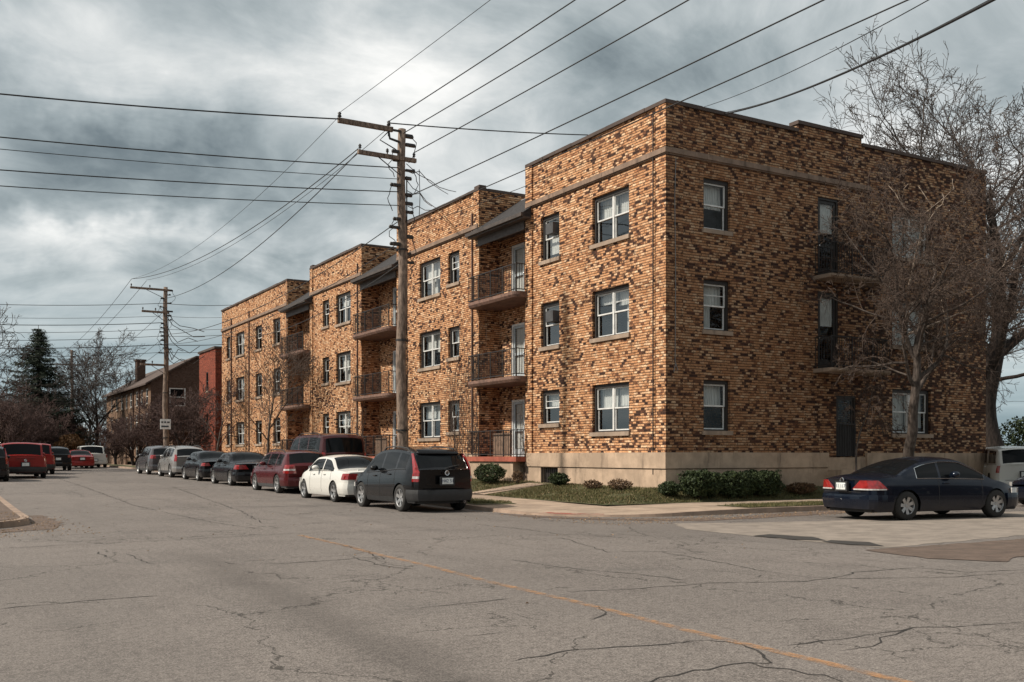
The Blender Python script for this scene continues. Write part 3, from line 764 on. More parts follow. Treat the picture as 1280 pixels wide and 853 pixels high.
# cornice band, profile of two steps, broken into stones
for a0, a1, _ in blocks:
    cn = MB(); A_.box(cn, a0-.097 if a0 == 0 else a0+.05, a1-.05, -.05, .10, 10.24, 10.38); A_.box(cn, a0-.057 if a0 == 0 else a0+.05, a1-.05, -.05, .065, 10.38, 10.41)
    A_.box(cn, a0-.047 if a0 == 0 else a0+.05, a1-.05, -.05, .055, 10.20, 10.24)
    bp(cn, 'cornice', M['cornice'], bevel=.012)
cn = MB(); B_.box(cn, -.097, 8.6, -.05, .10, 10.242, 10.382); B_.box(cn, -.057, 8.6, -.05, .065, 10.382, 10.412); B_.box(cn, -.047, 8.6, -.05, .055, 10.202, 10.242)
bp(cn, 'cornice', M['cornice'], bevel=.012)
def coping(F, a0, a1, zz=0, e=0):
    cp = MB()
    n = max(1, int((a1-a0)/.9)); 
    for k in range(n):
        x0, x1 = lerp(a0, a1, k/n), lerp(a0, a1, (k+1)/n); j = BR.uniform(-.006, .006)
        F.box(cp, x0+.004, x1-.004, -.32, .075+j, 11.68+zz+e, 11.79+zz+j)
    bp(cp, 'coping', M['coping'], bevel=.01)
for a0, a1, _ in blocks: coping(A_, a0-.07 if a0 == 0 else a0, a1)
coping(B_, .33, 5.28, 0, .001); coping(B_, 5.25, 8.25, .26); coping(B_, 8.22, BL, 0, .001)
for a0, a1 in recs:
    for q_ in (a0, a1):
        f2 = Face(FX, FY+q_, 1, 0, 0, 1 if q_ == a0 else -1)
        cp = MB(); f2.box(cp, .34, 3.0, -.28, .03, 11.681, 11.785); bp(cp, 'coping', M['coping'], bevel=.01)
# raised blocks at block ends of the parapet, as in the photo
for a in (11.24, 30.3): rb = MB(); A_.box(rb, a+.01, a+.42, -.27, .04, 11.795, 11.9); bp(rb, 'coping', M['coping'], bevel=.01)
WC = 0
for a0, a1, hs in blocks:
    for h in hs:
        k = h[4]; far = a0 > 30 and k == 'single'
        window(A_, h[0], h[1], h[2], h[3], 'single' if k == 'single' else k, (None if far else BR.choice([.28, .40, .46, .50, .62, .85 if k == 'single' else .42])))
for h in bholes:
    k = h[4]
    if k in ('single', 'double'): window(B_, h[0], h[1], h[2], h[3], k, .5 if k == 'single' else BR.choice([.3, .95]))
def door(F, h, mat, panel=False, grille=False, dark=False):
    a0, a1, z0, z1 = h; f = MB(); t = .07
    F.box(f, a0, a0+t, -.13, -.03, z0, z1); F.box(f, a1-t, a1, -.13, -.03, z0, z1); F.box(f, a0+t, a1-t, -.13, -.03, z1-t, z1)
    fr = bp(f, 'door', M['darkframe'] if grille or dark else M['whitepaint']); d = MB(); g = MB()
    x0, x1, y0, y1 = a0+t, a1-t, z0+.01, z1-t; w = .10
    for (p0, p1, q0, q1) in ((x0, x0+w, y0, y1), (x1-w, x1, y0, y1), (x0+w, x1-w, y1-w, y1), (x0+w, x1-w, y0, y0+.28), (x0+w, x1-w, y0+.95, y0+1.05)):
        F.box(d, p0, p1, -.115, -.07, q0, q1)
    if panel: F.box(d, x0+w, x1-w, -.105, -.08, y0+.28, y0+.95)
    bp(d, 'door_leaf', mat, fr)
    g.q([F.p(x0+w, -.09, y0+(.95 if panel else .28)), F.p(x1-w, -.09, y0+(.95 if panel else .28)), F.p(x1-w, -.09, y1-w), F.p(x0+w, -.09, y1-w)]); bp(g, 'pane', M['glass'], fr)
    if not grille:
        c = MB(); n = 12
        for i in range(n):
            xa, xb = lerp(x0+w, x1-w, i/n), lerp(x0+w, x1-w, (i+1)/n); da, db = -.14-.02*(i % 2), -.14-.02*((i+1) % 2)
            yb_ = y0+.3 if not dark else lerp(y0, y1, .58); c.q([F.p(xa, da, yb_), F.p(xb, db, yb_), F.p(xb, db, y1-w), F.p(xa, da, y1-w)], uv=[(xa, y0), (xb, y0), (xb, y1), (xa, y1)])
        bp(c, 'curtain', M['curtain'], fr)
    hk = MB(); hk.lathe([(.0, -.03), (.03, -.02), (.03, .01), (0, .02)], 'x', 8, F.p(x0+.06, -.05, z0+1.0)); bp(hk, 'handle', M['chrome'], fr, True)
    if grille:
        b = MB()
        for k in range(8): F.box(b, lerp(a0+.05, a1-.07, k/7), lerp(a0+.05, a1-.07, k/7)+.02, .0, .02, z0, z0+1.05)
        F.box(b, a0+.02, a1-.02, 0, .022, z0+1.05, z0+1.09); bp(b, 'door_grille', M['iron'], fr)
for h, k in doors:
    if k == 'door': door(Rw, h, M['greypaint'], False)
    else: window(Rw, h[0], h[1], h[2], h[3], 'dark', None, False)
for h in bholes:
    if h[4] == 'bdoor': door(B_, h[:4], M['darkframe'], False, False, True)
    if h[4] == 'gdoor': door(B_, h[:4], M['darkframe'], True, True)
def railing(F, a0, a1, d0, d1, z, parent, h=.98, step=.115, ends=True, inner=0.0):
    r = MB()
    for zz in (z+.08, z+h): F.box(r, a0, a1, d1-.02, d1+.015, zz-.014, zz+.018)
    n = int((a1-a0)/step)
    for k in range(n+1):
        a = lerp(a0+.01, a1-.01, k/n); w = .008 if k % 8 else .02
        F.box(r, a-w, a+w, d1-.012-(w-.008), d1+.004+(w-.008), z if w > .01 else z+.08, z+h+(.03 if w > .01 else 0))
        if k % 2 == 0 and w < .01:                      # small scroll between the bars
            F.box(r, a-.008, a+step, d1-.008, d1, z+h*.62, z+h*.62+.012)
    if ends:
        for a in (a0, a1):
            for zz in (z+.08, z+h): F.box(r, a-.016, a+.016, inner, d1-.02, zz-.014, zz+.018)
            m = max(2, int((d1-inner)/step))
            for k in range(m): dd = lerp(inner+.03, d1-.03, k/m); F.box(r, a-.008, a+.008, dd-.008, dd+.008, z+.08, z+h)
    bp(r, 'railing', M['iron'], parent)
def slab(F, a0, a1, d0, d1, z0, z1, mat, name='balcony', rad=.28):
    """balcony slab with rounded outer corners"""
    s = MB(); out = [(a0, d0), (a0, d1-rad)]
    for k in range(1, 7): an = math.pi/2*k/6; out.append((a0+rad-rad*math.cos(an), d1-rad+rad*math.sin(an)))
    for k in range(0, 7): an = math.pi/2*k/6; out.append((a1-rad+rad*math.sin(an), d1-rad+rad*math.cos(an)))
    out.append((a1, d0)); n = len(out)
    def ring(z, e=0): return [F.p(a, d-e if d > d0+.01 else d, z) for a, d in out]
    lo, mid, hi = ring(z0, .06), ring(lerp(z0, z1, .45), 0), ring(z1)
    s.q(list(reversed(lo))); s.q(hi)
    for A1, B1 in ((lo, mid), (mid, hi)):
        for k in range(n): s.q([A1[k], A1[(k+1) % n], B1[(k+1) % n], B1[k]])
    return bp(s, name, mat)
BB = simple('balcony_edge_paint', (.15, .085, .062), .75, var=.35)
for i, (a0, a1) in enumerate(recs):
    for zf in (4.3, 7.3):
        b = slab(A_, a0-.12, a1+.16, -RD, .55, zf-.22, zf-.02, BB); railing(A_, a0-.05, a1+.1, 0, .46, zf-.02, b)
    # ground floor stoop
    st = MB(); A_.box(st, a0+.25, a1+.1, -RD, .42, -.1, 1.24); b = bp(st, 'stoop', M['plinth'], bevel=.015)
    s2 = MB(); A_.box(s2, a0-.1, a1+.25, -RD, .5, 1.245, 1.42); bp(s2, 'stoop_slab', M['redstone'], b, bevel=.012); railing(A_, a0-.03, a1+.2, 0, .42, 1.42, b, .95)
    pn = MB(); A_.box(pn, a0+.75, a0+2.0, .2, .24, 1.43, 2.28); bp(pn, 'storage_panel', M['wood'], b)
    # shed roof over the recess
    r = MB(); e0, e1 = a0-.42, a1+.3; pts = [(.42, 9.86), (.42, 9.99), (-1.75, 11.48), (-1.75, 11.3), (-.0, 9.86)]
    L_ = [A_.p(e0, d, z) for d, z in pts]; Rr = [A_.p(e1, d, z) for d, z in pts]
    # the roof narrows where it passes between the parapets
    def rp(a, d, z): return A_.p(a, d, z)
    r.q([rp(e0, .42, 9.99), rp(e1, .42, 9.99), rp(e1, .07, 10.23), rp(e0, .07, 10.23)]); r.q([rp(a0+.01, .07, 10.231), rp(a1-.01, .07, 10.231), rp(a1-.01, -1.75, 11.48), rp(a0+.01, -1.75, 11.48)])
    r.q([rp(e0, .07, 10.23), rp(e1, .07, 10.23), rp(e1, .07, 9.9), rp(e0, .07, 9.9)])
    for a in (e0, e1): r.q([rp(a, .42, 9.86), rp(a, .42, 9.99), rp(a, .07, 10.23), rp(a, .07, 9.86)])
    roof = bp(r, 'porch_roof', M['shingle'])
    e = MB(); A_.box(e, e0-.02, e1+.02, .40, .50, 9.86, 9.985); A_.box(e, e0, e1, .06, .40, 9.80, 9.86); A_.box(e, a0+.01, a1-.01, -RD, .06, 9.80, 9.86); A_.box(e, a0+.0, a1, .062, .12, 9.5, 9.8)
    bp(e, 'eave', M['eave'], roof)
    fl = MB(); fl.m = None; A_.box(fl, a0+.02, a1-.02, -3.2, -1.76, 11.16, 11.50); bp(fl, 'flashing', M['membrane'], roof)
# side balconies
for zf in (7.22, 4.25):
    b = slab(B_, 6.0, 8.85, -.02, .75, zf-.14, zf-.02, M['stone'], 'balcony', .12); railing(B_, 6.06, 8.79, 0, .68, zf-.02, b, 1.0)
# sidedoor stoop rail, downpipes, cables on the wall
dp = MB()
for a in (.52,): A_.box(dp, a-.014, a+.014, .05, .075, .9, 11.5)
bp(dp, 'downpipe', M['iron'])
for a in (11.8, 33.95+.8, 42.6, 23.75, 46.9):
    dp = MB(); A_.box(dp, a-.035, a+.035, .0, .08, 1.5, 10.9); bp(dp, 'downpipe', M['rustiron'])
cb = MB(); cb.tube([B_.p(.28, .07, 4.2), B_.p(.30, .07, 6.6), B_.p(.27, .07, 9.0), B_.p(.3, .08, 10.1)], .012, 5); cb.tube([B_.p(.28, .07, 4.2), B_.p(.36, .09, 3.95), B_.p(.22, .09, 3.9), B_.p(.3, .07, 4.15)], .014, 5); bp(cb, 'wall_cable', M['wirelight'])
# chimneys on the roof
for a, d in ((19.9, -2.2), (29.9, -3.2)):
    c = MB(); c.m = None; A_.box(c, a, a+.55, d-.5, d, 11.1, 12.35); A_.box(c, a-.05, a+.6, d-.55, d+.05, 12.352, 12.45); bp(c, 'chimney', M['redbrick'])
# white satellite junk on the balcony and air conditioner boxes
def thing(name, mb_parts, loc, label, cat, group=None, rz=0):
    e = empty(name, loc, rz, label, cat, group)
    for nm, mb_, mt in mb_parts: mb_.build(nm, mt, e)
    return e

# ------------------------------------------------------------------ other buildings
def simple_window(F, par, loc, a0, a1, z0, z1, col='whitepaint'):
    def b2(mb_, nm, mt, pr=None):
        o = mb_.build(nm, mt, pr or par)
        if pr is None: o.matrix_parent_inverse = Matrix.Translation((-loc[0], -loc[1], 0))
        return o
    f = MB(); t = .08
    for q_ in ((a0, a0+t, z0, z1), (a1-t, a1, z0, z1), (a0+t, a1-t, z1-t, z1), (a0+t, a1-t, z0, z0+t), (a0+t, a1-t, (z0+z1)/2-.03, (z0+z1)/2+.03)): F.box(f, q_[0], q_[1], -.12, -.02, q_[2], q_[3])
    w = b2(f, 'window', M[col]); g = MB(); F.box(g, a0+t, a1-t, -.10, -.08, z0+t, z1-t); b2(g, 'pane', M['carglass'], w)
    s = MB(); F.box(s, a0-.08, a1+.08, -.05, .06, z0-.12, z0-.002); b2(s, 'sill', M['stone'], w)
# brown brick building farther up the street
loc = (17.9, 93.5); brn = empty('brick_building', (*loc, 0), 0, 'brown brick gabled apartment building beyond the far utility pole', 'building')
FA = Face(loc[0], loc[1], 0, 1, -1, 0); FB = Face(loc[0], loc[1], 1, 0, 0, -1)
def part(mb_, nm, mt, par, l): o = mb_.build(nm, mt, par); o.matrix_parent_inverse = Matrix.Translation((-l[0], -l[1], 0)); return o
hs = []
for k, a in enumerate((1.2, 3.6, 6.0, 9.0, 11.4, 14.0, 17.0, 20.0)):
    for z0 in (1.4, 3.9, 6.1): hs.append((a, a+.95, z0, z0+1.35))
w = MB(); FA.wall(w, 0, 24, 0, 8.0, hs, .2); part(w, 'wall', M['brownbrick'], brn, loc)
hb = [(1.6, 3.0, 5.9, 7.5)]
w = MB(); FB.wall(w, 0, 14, 0, 8.0, hb, .2)
w.q([FB.p(0, 0, 8), FB.p(14, 0, 8), FB.p(14, 0, 10.3), FB.p(3.9, 0, 10.3)], uv=[(0, 8), (14, 8), (14, 10.3), (3.9, 10.3)])
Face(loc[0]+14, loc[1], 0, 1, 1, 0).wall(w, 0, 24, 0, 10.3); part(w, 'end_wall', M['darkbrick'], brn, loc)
for h in hs: simple_window(FA, brn, loc, *h)
for h in hb: simple_window(FB, brn, loc, *h)
r = MB()
def rq(m_, pts): m_.q([(x, y, z) for x, y, z in pts])
x0, y0 = loc
r.q([(x0-.5, y0-.3, 7.85), (x0-.5, y0+24.4, 7.85), (x0+3.9, y0+24.4, 10.45), (x0+3.9, y0-.3, 10.45)]); r.q([(x0+3.9, y0-.3, 10.45), (x0+3.9, y0+24.4, 10.45), (x0+14.2, y0+24.4, 10.45), (x0+14.2, y0-.3, 10.45)])
r.q([(x0-.5, y0-.3, 7.70), (x0-.5, y0-.3, 7.85), (x0+3.9, y0-.3, 10.45), (x0+14.2, y0-.3, 10.45), (x0+14.2, y0-.3, 10.3), (x0+3.9, y0-.3, 10.3)]); r.q([(x0-.5, y0-.3, 7.7), (x0-.5, y0+24.4, 7.7), (x0-.5, y0+24.4, 7.85), (x0-.5, y0-.3, 7.85)])
r.q([(x0-.5, y0-.3, 7.7), (x0-.5, y0+24.4, 7.7), (x0+.02, y0+24.4, 7.9), (x0+.02, y0-.3, 7.9)])
ro = part(r, 'roof', M['brownroof'], brn, loc)
c = MB(); c.box((x0+1.1, y0+12.5, 8.0), (x0+1.9, y0+13.6, 10.9)); c.box((x0+1.02, y0+12.42, 10.902), (x0+1.98, y0+13.68, 11.05)); c.build('chimney', M['darkbrick'], ro)
d = MB()
for a in (4.9, 8.0): FA.box(d, a, a+.12, 0, .12, .3, 7.8)
part(d, 'downpipe', M['rustiron'], brn, loc)
# red brick tower house between
loc = (20.0, 79.4); red = empty('brick_house', (*loc, 0), 0, 'narrow red brick building with slit window beyond the end of the apartment building', 'building')
FA = Face(loc[0], loc[1], 0, 1, -1, 0); FB = Face(loc[0], loc[1], 1, 0, 0, -1)
w = MB(); FA.wall(w, 0, 5.2, 0, 9.75, [(2.2, 2.9, 6.6, 8.1), (2.2, 2.9, 3.4, 4.8)], .25); FB.wall(w, 0, 8, 0, 9.75); Face(loc[0], loc[1]+5.2, 1, 0, 0, 1).wall(w, 0, 8, 0, 9.75); part(w, 'wall', M['redbrick'], red, loc)
simple_window(FA, red, loc, 2.2, 2.9, 6.6, 8.1, 'darkframe'); simple_window(FA, red, loc, 2.2, 2.9, 3.4, 4.8, 'darkframe')
c = MB(); FA.box(c, -.1, 5.3, -8, .1, 9.752, 9.92); part(c, 'coping', M['coping'], red, loc)
# low garage with pale trim between the red building and the brown one
loc = (18.3, 86.5); gar = empty('garage', (*loc, 0), 0, 'low tan garage with pale door trim between the red and brown buildings', 'garage')
FA = Face(loc[0], loc[1], 0, 1, -1, 0); FB = Face(loc[0], loc[1], 1, 0, 0, -1)
w = MB(); FB.wall(w, 0, 9, 0, 3.4, [(1.0, 2.6, .4, 2.6), (4.0, 6.6, .4, 2.6)], .2); FA.wall(w, 0, 5, 0, 3.4); part(w, 'wall', M['brownbrick'], gar, loc)
c = MB(); FB.box(c, -.2, 9.2, -5, .25, 3.402, 3.6); part(c, 'roof', M['stone'], gar, loc)
for h in ((1.0, 2.6), (4.0, 6.6)):
    d = MB(); FB.box(d, h[0], h[1], -.15, -.1, .4, 2.6); dd = part(d, 'garage_door', M['whitepaint'], gar, loc)
    d = MB()
    for k in range(4): FB.box(d, h[0]+.15, h[1]-.15, -.098, -.08, .6+k*.5, .62+k*.5)
    o_ = d.build('door_groove', M['darkframe'], dd)
# house glimpsed behind the right-hand trees
loc = (52, 46); hs_ = empty('house', (*loc, 0), 0, 'pale house with a grey roof glimpsed behind the big bare trees', 'house')
w = MB(); FB = Face(loc[0], loc[1], 1, 0, 0, -1); FB.wall(w, 0, 14, 0, 6.0, [(1.5, 2.7, 3.4, 4.9), (5, 6.2, 3.4, 4.9), (1.5, 2.7, .9, 2.4)], .15); Face(loc[0], loc[1], 0, 1, -1, 0).wall(w, 0, 9, 0, 6.0)
w.q([FB.p(0, 0, 6), FB.p(14, 0, 6), FB.p(14, 0, 6.01)]); part(w, 'wall', M['plinth'], hs_, loc)
for h in [(1.5, 2.7, 3.4, 4.9), (5, 6.2, 3.4, 4.9), (1.5, 2.7, .9, 2.4)]: simple_window(FB, hs_, loc, *h)
r = MB(); X0, Y0 = loc
r.q([(X0-.5, Y0-.6, 5.9), (X0+14.5, Y0-.6, 5.9), (X0+14.5, Y0+4.5, 8.9), (X0-.5, Y0+4.5, 8.9)]); r.q([(X0-.5, Y0+9.6, 5.9), (X0-.5, Y0+4.5, 8.9), (X0+14.5, Y0+4.5, 8.9), (X0+14.5, Y0+9.6, 5.9)]); r.q([(X0, Y0, 5.99), (X0, Y0+4.5, 8.7), (X0, Y0+9, 5.99)])
part(r, 'roof', M['shingle'], hs_, loc)

# ------------------------------------------------------------------ vehicles
def smooth_profile(pts, x):
    """Catmull-Rom style interpolation kept monotone enough for body lines"""
    n = len(pts)
    if x <= pts[0][0]: return pts[0][1]
    if x >= pts[-1][0]: return pts[-1][1]
    for i in range(n-1):
        if x <= pts[i+1][0]:
            x0, y0 = pts[i]; x1, y1 = pts[i+1]; h = x1-x0; s = (y1-y0)/h
            def slope(j):
                if j <= 0 or j >= n-1: return s
                a = (pts[j][1]-pts[j-1][1])/(pts[j][0]-pts[j-1][0]); b = (pts[j+1][1]-pts[j][1])/(pts[j+1][0]-pts[j][0])
                if a*b <= 0: return 0
                return 2*a*b/(a+b)
            m0, m1 = slope(i), slope(i+1); t = (x-x0)/h
            return y0*(2*t**3-3*t*t+1)+h*m0*(t**3-2*t*t+t)+y1*(-2*t**3+3*t*t)+h*m1*(t**3-t*t)
def make_car(name, sp, label, cat, group=None):
    L, W, col = sp['L'], sp['W'], P[sp['col']]
    belt, top = sp['belt'], sp['top']; ra, fa, wr = sp['ra'], sp['fa'], sp['wr']; zc = sp.get('zc', .20)
    ws, rg, segs = sp['ws'], sp['rg'], sp['segs']; roofw = sp.get('roofw', .76)*W/2
    Hmax = max(z for _, z in top)
    root = empty(name, (0, 0, 0), 0, label, cat, group)
    ar = wr+.055
    def hw(x, f):
        """half width at station x and body height fraction f"""
        e = 1.0
        xr, xf = sp.get('rtap', .75), sp.get('ftap', 1.0)
        if x < xr: e -= sp.get('rta', .085)*((xr-x)/xr)**2.2
        if x > L-xf: e -= .13*((x-L+xf)/xf)**2.2
        for dd in (x, L-x):
            if dd < .16: e -= .075*(1-dd/.16)**2.0
        g = interp([(0, .94), (.10, .975), (.3, .998), (.5, 1.0), (.72, .992), (.88, .968), (1, .94)], f)
        return W/2*e*g
    bow_r, bow_f = sp.get('bow', .13), sp.get('bowf', .32)
    def bow(x, y, z):
        k = (abs(y)/(W/2))**2.2
        x += bow_r*k*max(0, 1-x/.7)**1.5
        x -= bow_f*k*max(0, 1-(L-x)/1.2)**1.5
        # ends tuck in towards the sill
        if x < .3: x += .10*max(0, (.50-z)/.5)**1.5*(1-x/.3)
        if x > L-.4: x -= .14*max(0, (.55-z)/.5)**1.5*(1-(L-x)/.4)
        return (x, y, z)
    def zbelt(x): return smooth_profile(belt, x)
    def ztop(x): return max(smooth_profile(top, x), zbelt(x)+.012)
    def zbot(x):
        z = zc
        for a in (ra, fa):
            if abs(x-a) < ar: z = max(z, wr-.02+math.sqrt(max(0, ar*ar-(x-a)**2)))
        if x < .12: z = max(z, zc+.05)
        return z
    keys = {0, .02, .05, .09, .14, L-.14, L-.09, L-.05, L-.02, L, *ws, *rg}
    for s0 in segs: keys |= set(s0)
    for a in (ra, fa):
        for k in range(-8, 9): keys.add(a+ar*math.sin(k/8*math.pi/2))
    keys = sorted(k for k in keys if 0 <= k <= L)
    xs = []
    for k in keys:
        if not xs or k-xs[-1] > .006: xs.append(k)
        elif k in (0, L): xs[-1] = k
    xx = [xs[0]]
    for k in xs[1:]:
        n = int((k-xx[-1])/.11)
        p0 = xx[-1]
        for j in range(1, n+1): xx.append(p0+(k-p0)*j/(n+1))
        xx.append(k)
    xs = xx
    FR = [0, .06, .16, .30, .46, .62, .76, .87, .94, 1.0]; GR = [.07, .3, .6, .88, 1.0]; QR = [.9, .72, .45, .2, 0.0]
    nb = len(FR)
    def section(x):
        zb, zt = zbot(x), ztop(x); zl = zbelt(x); out = []
        for f in FR:
            z = zc+f*(zl-zc); z2 = max(z, min(zb, zl-.02)); f2 = (z2-zc)/max(1e-6, zl-zc); out.append((hw(x, f2), z2))
        hg = zt-zl; zr = zl+hg-min(.075, hg*.75); yb = hw(x, 1.0)
        yr = lerp(yb, roofw*(hw(x, .5)/(W/2)), min(1, max(0, (zr-zl)/(Hmax-zl))))
        for g in GR:
            z = lerp(zl, zr, g); out.append((lerp(yb, yr, g)+.012*math.sin(math.pi*g)*(hg > .2), z))
        for q in QR: out.append((yr*q, zt-(zt-zr)*q**2.6))
        return out
    secs = [section(x) for x in xs]; nr = len(secs[0])
    verts = []; 
    for x, sct in zip(xs, secs):
        for y, z in sct: verts.append(bow(x, y, z))
        for y, z in sct: verts.append(bow(x, -y, z))
    def vi(i, j, side): return i*2*nr+side*nr+j
    groups = {}
    def put(key, f): groups.setdefault(key, []).append(f)
    for i in range(len(xs)-1):
        xm = (xs[i]+xs[i+1])/2
        for side in (0, 1):
            for j in range(nr-1):
                f = (vi(i, j, side), vi(i+1, j, side), vi(i+1, j+1, side), vi(i, j+1, side))
                if side == 0: f = f[::-1]
                a = [verts[k] for k in f]
                ar2 = (Vector(a[2])-Vector(a[0])).cross(Vector(a[3])-Vector(a[1])).length
                if ar2 < 2e-6: continue
                key = 'body'
                hgl = (ztop(xm)-zbelt(xm))
                if nb <= j < nb+3 and hgl > .10:
                    for k, s0 in enumerate(segs):
                        if s0[0] < xm < s0[1]: key = ('window', k, side)
                if j >= nb+5:
                    if ws[0] < xm < ws[1]: key = 'windscreen'
                    if rg[0] < xm < rg[1]: key = 'rear_window'
                if sp.get('lower') and j < 2 and key == 'body': key = 'lower_trim'
                put(key, f)
    for i, rev in ((0, True), (len(xs)-1, False)):
        cap = [vi(i, j, 0) for j in range(nr)]+[vi(i, j, 1) for j in range(nr-2, -1, -1)]
        put('body', tuple(cap) if rev is False else tuple(reversed(cap)))
    def sub(key, nm, mt, parent=root):
        fs = groups.get(key)
        if not fs: return None
        used = sorted({k for f in fs for k in f}); ix = {k: n for n, k in enumerate(used)}
        mb = MB(); mb.add([verts[k] for k in used], [tuple(ix[k] for k in f) for f in fs]); return mb.build(nm, mt, parent, True)
    body = sub('body', 'body', col)
    em = body.modifiers.new('EdgeSplit', 'EDGE_SPLIT'); em.split_angle = R_(38)
    for k in groups:
        if isinstance(k, tuple): sub(k, 'window', M['carglass'])
    sub('windscreen', 'windscreen', M['carglass']); sub('rear_window', 'rear_window', M['carglass'])
    if sp.get('lower'): sub('lower_trim', 'lower_trim', M['trimgrey' if sp['col'] != 'black' else 'plastic'])
    ub = MB(); ub.box((.22, -W/2+.22, zc-.02), (L-.25, W/2-.22, .52)); ub.box((ra+wr+.1, -W/2+.08, zc-.01), (fa-wr-.1, W/2-.08, zc+.06))
    if fa-ra > 1: pass
    for a in (ra, fa): ub.box((a-wr-.03, -W/2+.20, .3), (a+wr+.03, W/2-.20, zbelt(a)-.12))
    ub.build('underbody', M['plastic'], root)
    # wheels
    for a in (ra, fa):
        for s in (1, -1):
            c = (a, s*(W/2-.115), wr); tw = .105
            t = MB(); t.lathe([(wr*.60, -tw), (wr*.9, -tw), (wr*.975, -tw*.8), (wr, -tw*.4), (wr, tw*.4), (wr*.975, tw*.8), (wr*.92, tw), (wr*.68, tw*1.02), (wr*.66, tw*.9)], 'y', 32, c)
            tyre = t.build('wheel', M['rubber'], root, True)
            r = MB(); o = s*tw
            def ly(v): return v*s
            r.lathe([(wr*.665, ly(tw*.98)), (wr*.64, ly(tw*.99)), (wr*.60, ly(tw*.80)), (wr*.585, ly(-tw*.2))], 'y', 32, c)
            r.lathe([(0.0, ly(tw*.72)), (wr*.10, ly(tw*.70)), (wr*.13, ly(tw*.5)), (wr*.12, ly(0))], 'y', 14, c)
            ns = sp.get('spokes', 5)
            for k in range(ns):
                an = 2*math.pi*k/ns+.35; ca, sa = math.cos(an), math.sin(an); w1, w2 = wr*sp.get('sw', .10), wr*sp.get('sw', .10)*1.25
                P0 = Vector(c); e1 = Vector((ca, 0, sa)); e2 = Vector((-sa, 0, ca)); n_ = Vector((0, s, 0))
                a0, a1 = wr*.08, wr*.62; y0, y1, yt = tw*.62, tw*.86, -.03
                q = [P0+e1*a0+e2*w1+n_*y0, P0+e1*a1+e2*w2+n_*y1, P0+e1*a1-e2*w2+n_*y1, P0+e1*a0-e2*w1+n_*y0]
                q2 = [v-n_*.03 for v in q]; r.add(q+q2, [(0, 1, 2, 3), (0, 1, 5, 4), (2, 3, 7, 6), (1, 2, 6, 5)])
            r.build('rim', M['alloy'], tyre)
            d = MB(); d.lathe([(0, ly(.01)), (wr*.56, ly(.01)), (wr*.56, ly(-.02))], 'y', 20, c); d.build('brake_disc', M['plastic'], tyre)
    # shells that follow the body ends: lamps, bumpers, plates
    def xrear(z):
        if z <= ztop(0): return 0.0
        lo, hi = 0.0, L*.5
        for _ in range(24):
            mid = (lo+hi)/2
            if ztop(mid) > z: hi = mid
            else: lo = mid
        return lo
    def half(x, z):
        zl = zbelt(x)
        if z <= zl: return hw(x, max(0, (z-zc)/(zl-zc)))
        zt = ztop(x); hg = zt-zl; zr = zl+hg-min(.075, hg*.75); yb = hw(x, 1); yr = lerp(yb, roofw*(hw(x, .5)/(W/2)), min(1, max(0, (zr-zl)/(Hmax-zl))))
        return lerp(yb, yr, min(1, (z-zl)/max(.01, zr-zl)))
    def shell(nm, mt, zs, xside, yin, off=.012, front=False, both=False, parent=root, xfun=None, yfun=None):
        """a skin on the end of the car: from xside along the flank round the corner to yin across the end"""
        obs = []
        for s in ((1,) if both else (1, -1)):
            mb = MB(); rows = []
            for k, z in enumerate(zs):
                xe = (0.0 if sp.get('flatrear') else xrear(z)) if not front else 0
                xs_ = xside if not xfun else xfun(k/(len(zs)-1)); yi = yin if not yfun else yfun(k/(len(zs)-1))
                pts = []
                for t in (0, .3, .55, .75, .88, 1): 
                    x = lerp(xe+xs_, xe, t); pts.append((x, half(x, z), 1))
                yh = half(xe, z); 
                for t in (.03, .3, .65, 1): pts.append((xe, lerp(yh, yi, t), 2))
                if both: pts += [(x, -y, m_) for x, y, m_ in reversed(pts)]
                rows.append((z, pts))
            def P3(z, p, o):
                x, y, m_ = p; sg = (1 if y >= 0 else -1)
                y2 = (abs(y)+(o if m_ == 1 else 0))*sg; x2 = x-(o if m_ == 2 or x < .03 else o*.3)
                if front: x2 = L-x2
                return bow(x2, y2*s, z)
            n = len(rows[0][1]); V = []
            for o in (off, -.03):
                for iz, (z, pts) in enumerate(rows):
                    oo = o*(.35+.65*math.sin(math.pi*min(1, (iz+.6)/(len(rows)+.2)))) if (o > .02 and nm == 'bumper') else o
                    for p in pts: V.append(P3(z, p, oo))
            m_ = len(rows); F_ = []
            for i in range(m_-1):
                for j in range(n-1):
                    F_.append((i*n+j, i*n+j+1, (i+1)*n+j+1, (i+1)*n+j)); b = m_*n
            for j in range(n-1): F_.append((j, j+1, b+j+1, b+j)); F_.append(((m_-1)*n+j, (m_-1)*n+j+1, b+(m_-1)*n+j+1, b+(m_-1)*n+j))
            for i in range(m_-1): F_.append((i*n, (i+1)*n, b+(i+1)*n, b+i*n)); F_.append((i*n+n-1, (i+1)*n+n-1, b+(i+1)*n+n-1, b+i*n+n-1))
            mb.add(V, F_); obs.append(mb.build(nm, mt, parent))
        return obs
    bz = sp.get('bump', (zc+.06, .58))
    for fr in (False, True):
        n = 6; zs = [lerp(bz[0], bz[1], k/n) for k in range(n+1)]
        shell('bumper', P[sp['col']] if not sp.get('bumpmat') else M[sp['bumpmat']], zs, max(.1, (ra if not fr else L-fa)-ar-.03), 0.0, .028, fr, True)
    tl = sp['tail']       # (z0, z1, xside, yin)
    n = 6; zs = [lerp(tl[0], tl[1], k/n) for k in range(n+1)]
    lampf = sp.get('tailshape')
    lo = shell('tail_lamp', M['tail'], zs, tl[2], tl[3], .014, False, xfun=lampf and (lambda k: tl[2]*(1-lampf*k)), yfun=lampf and (lambda k: lerp(tl[3], W/2*.82, lampf*k)))
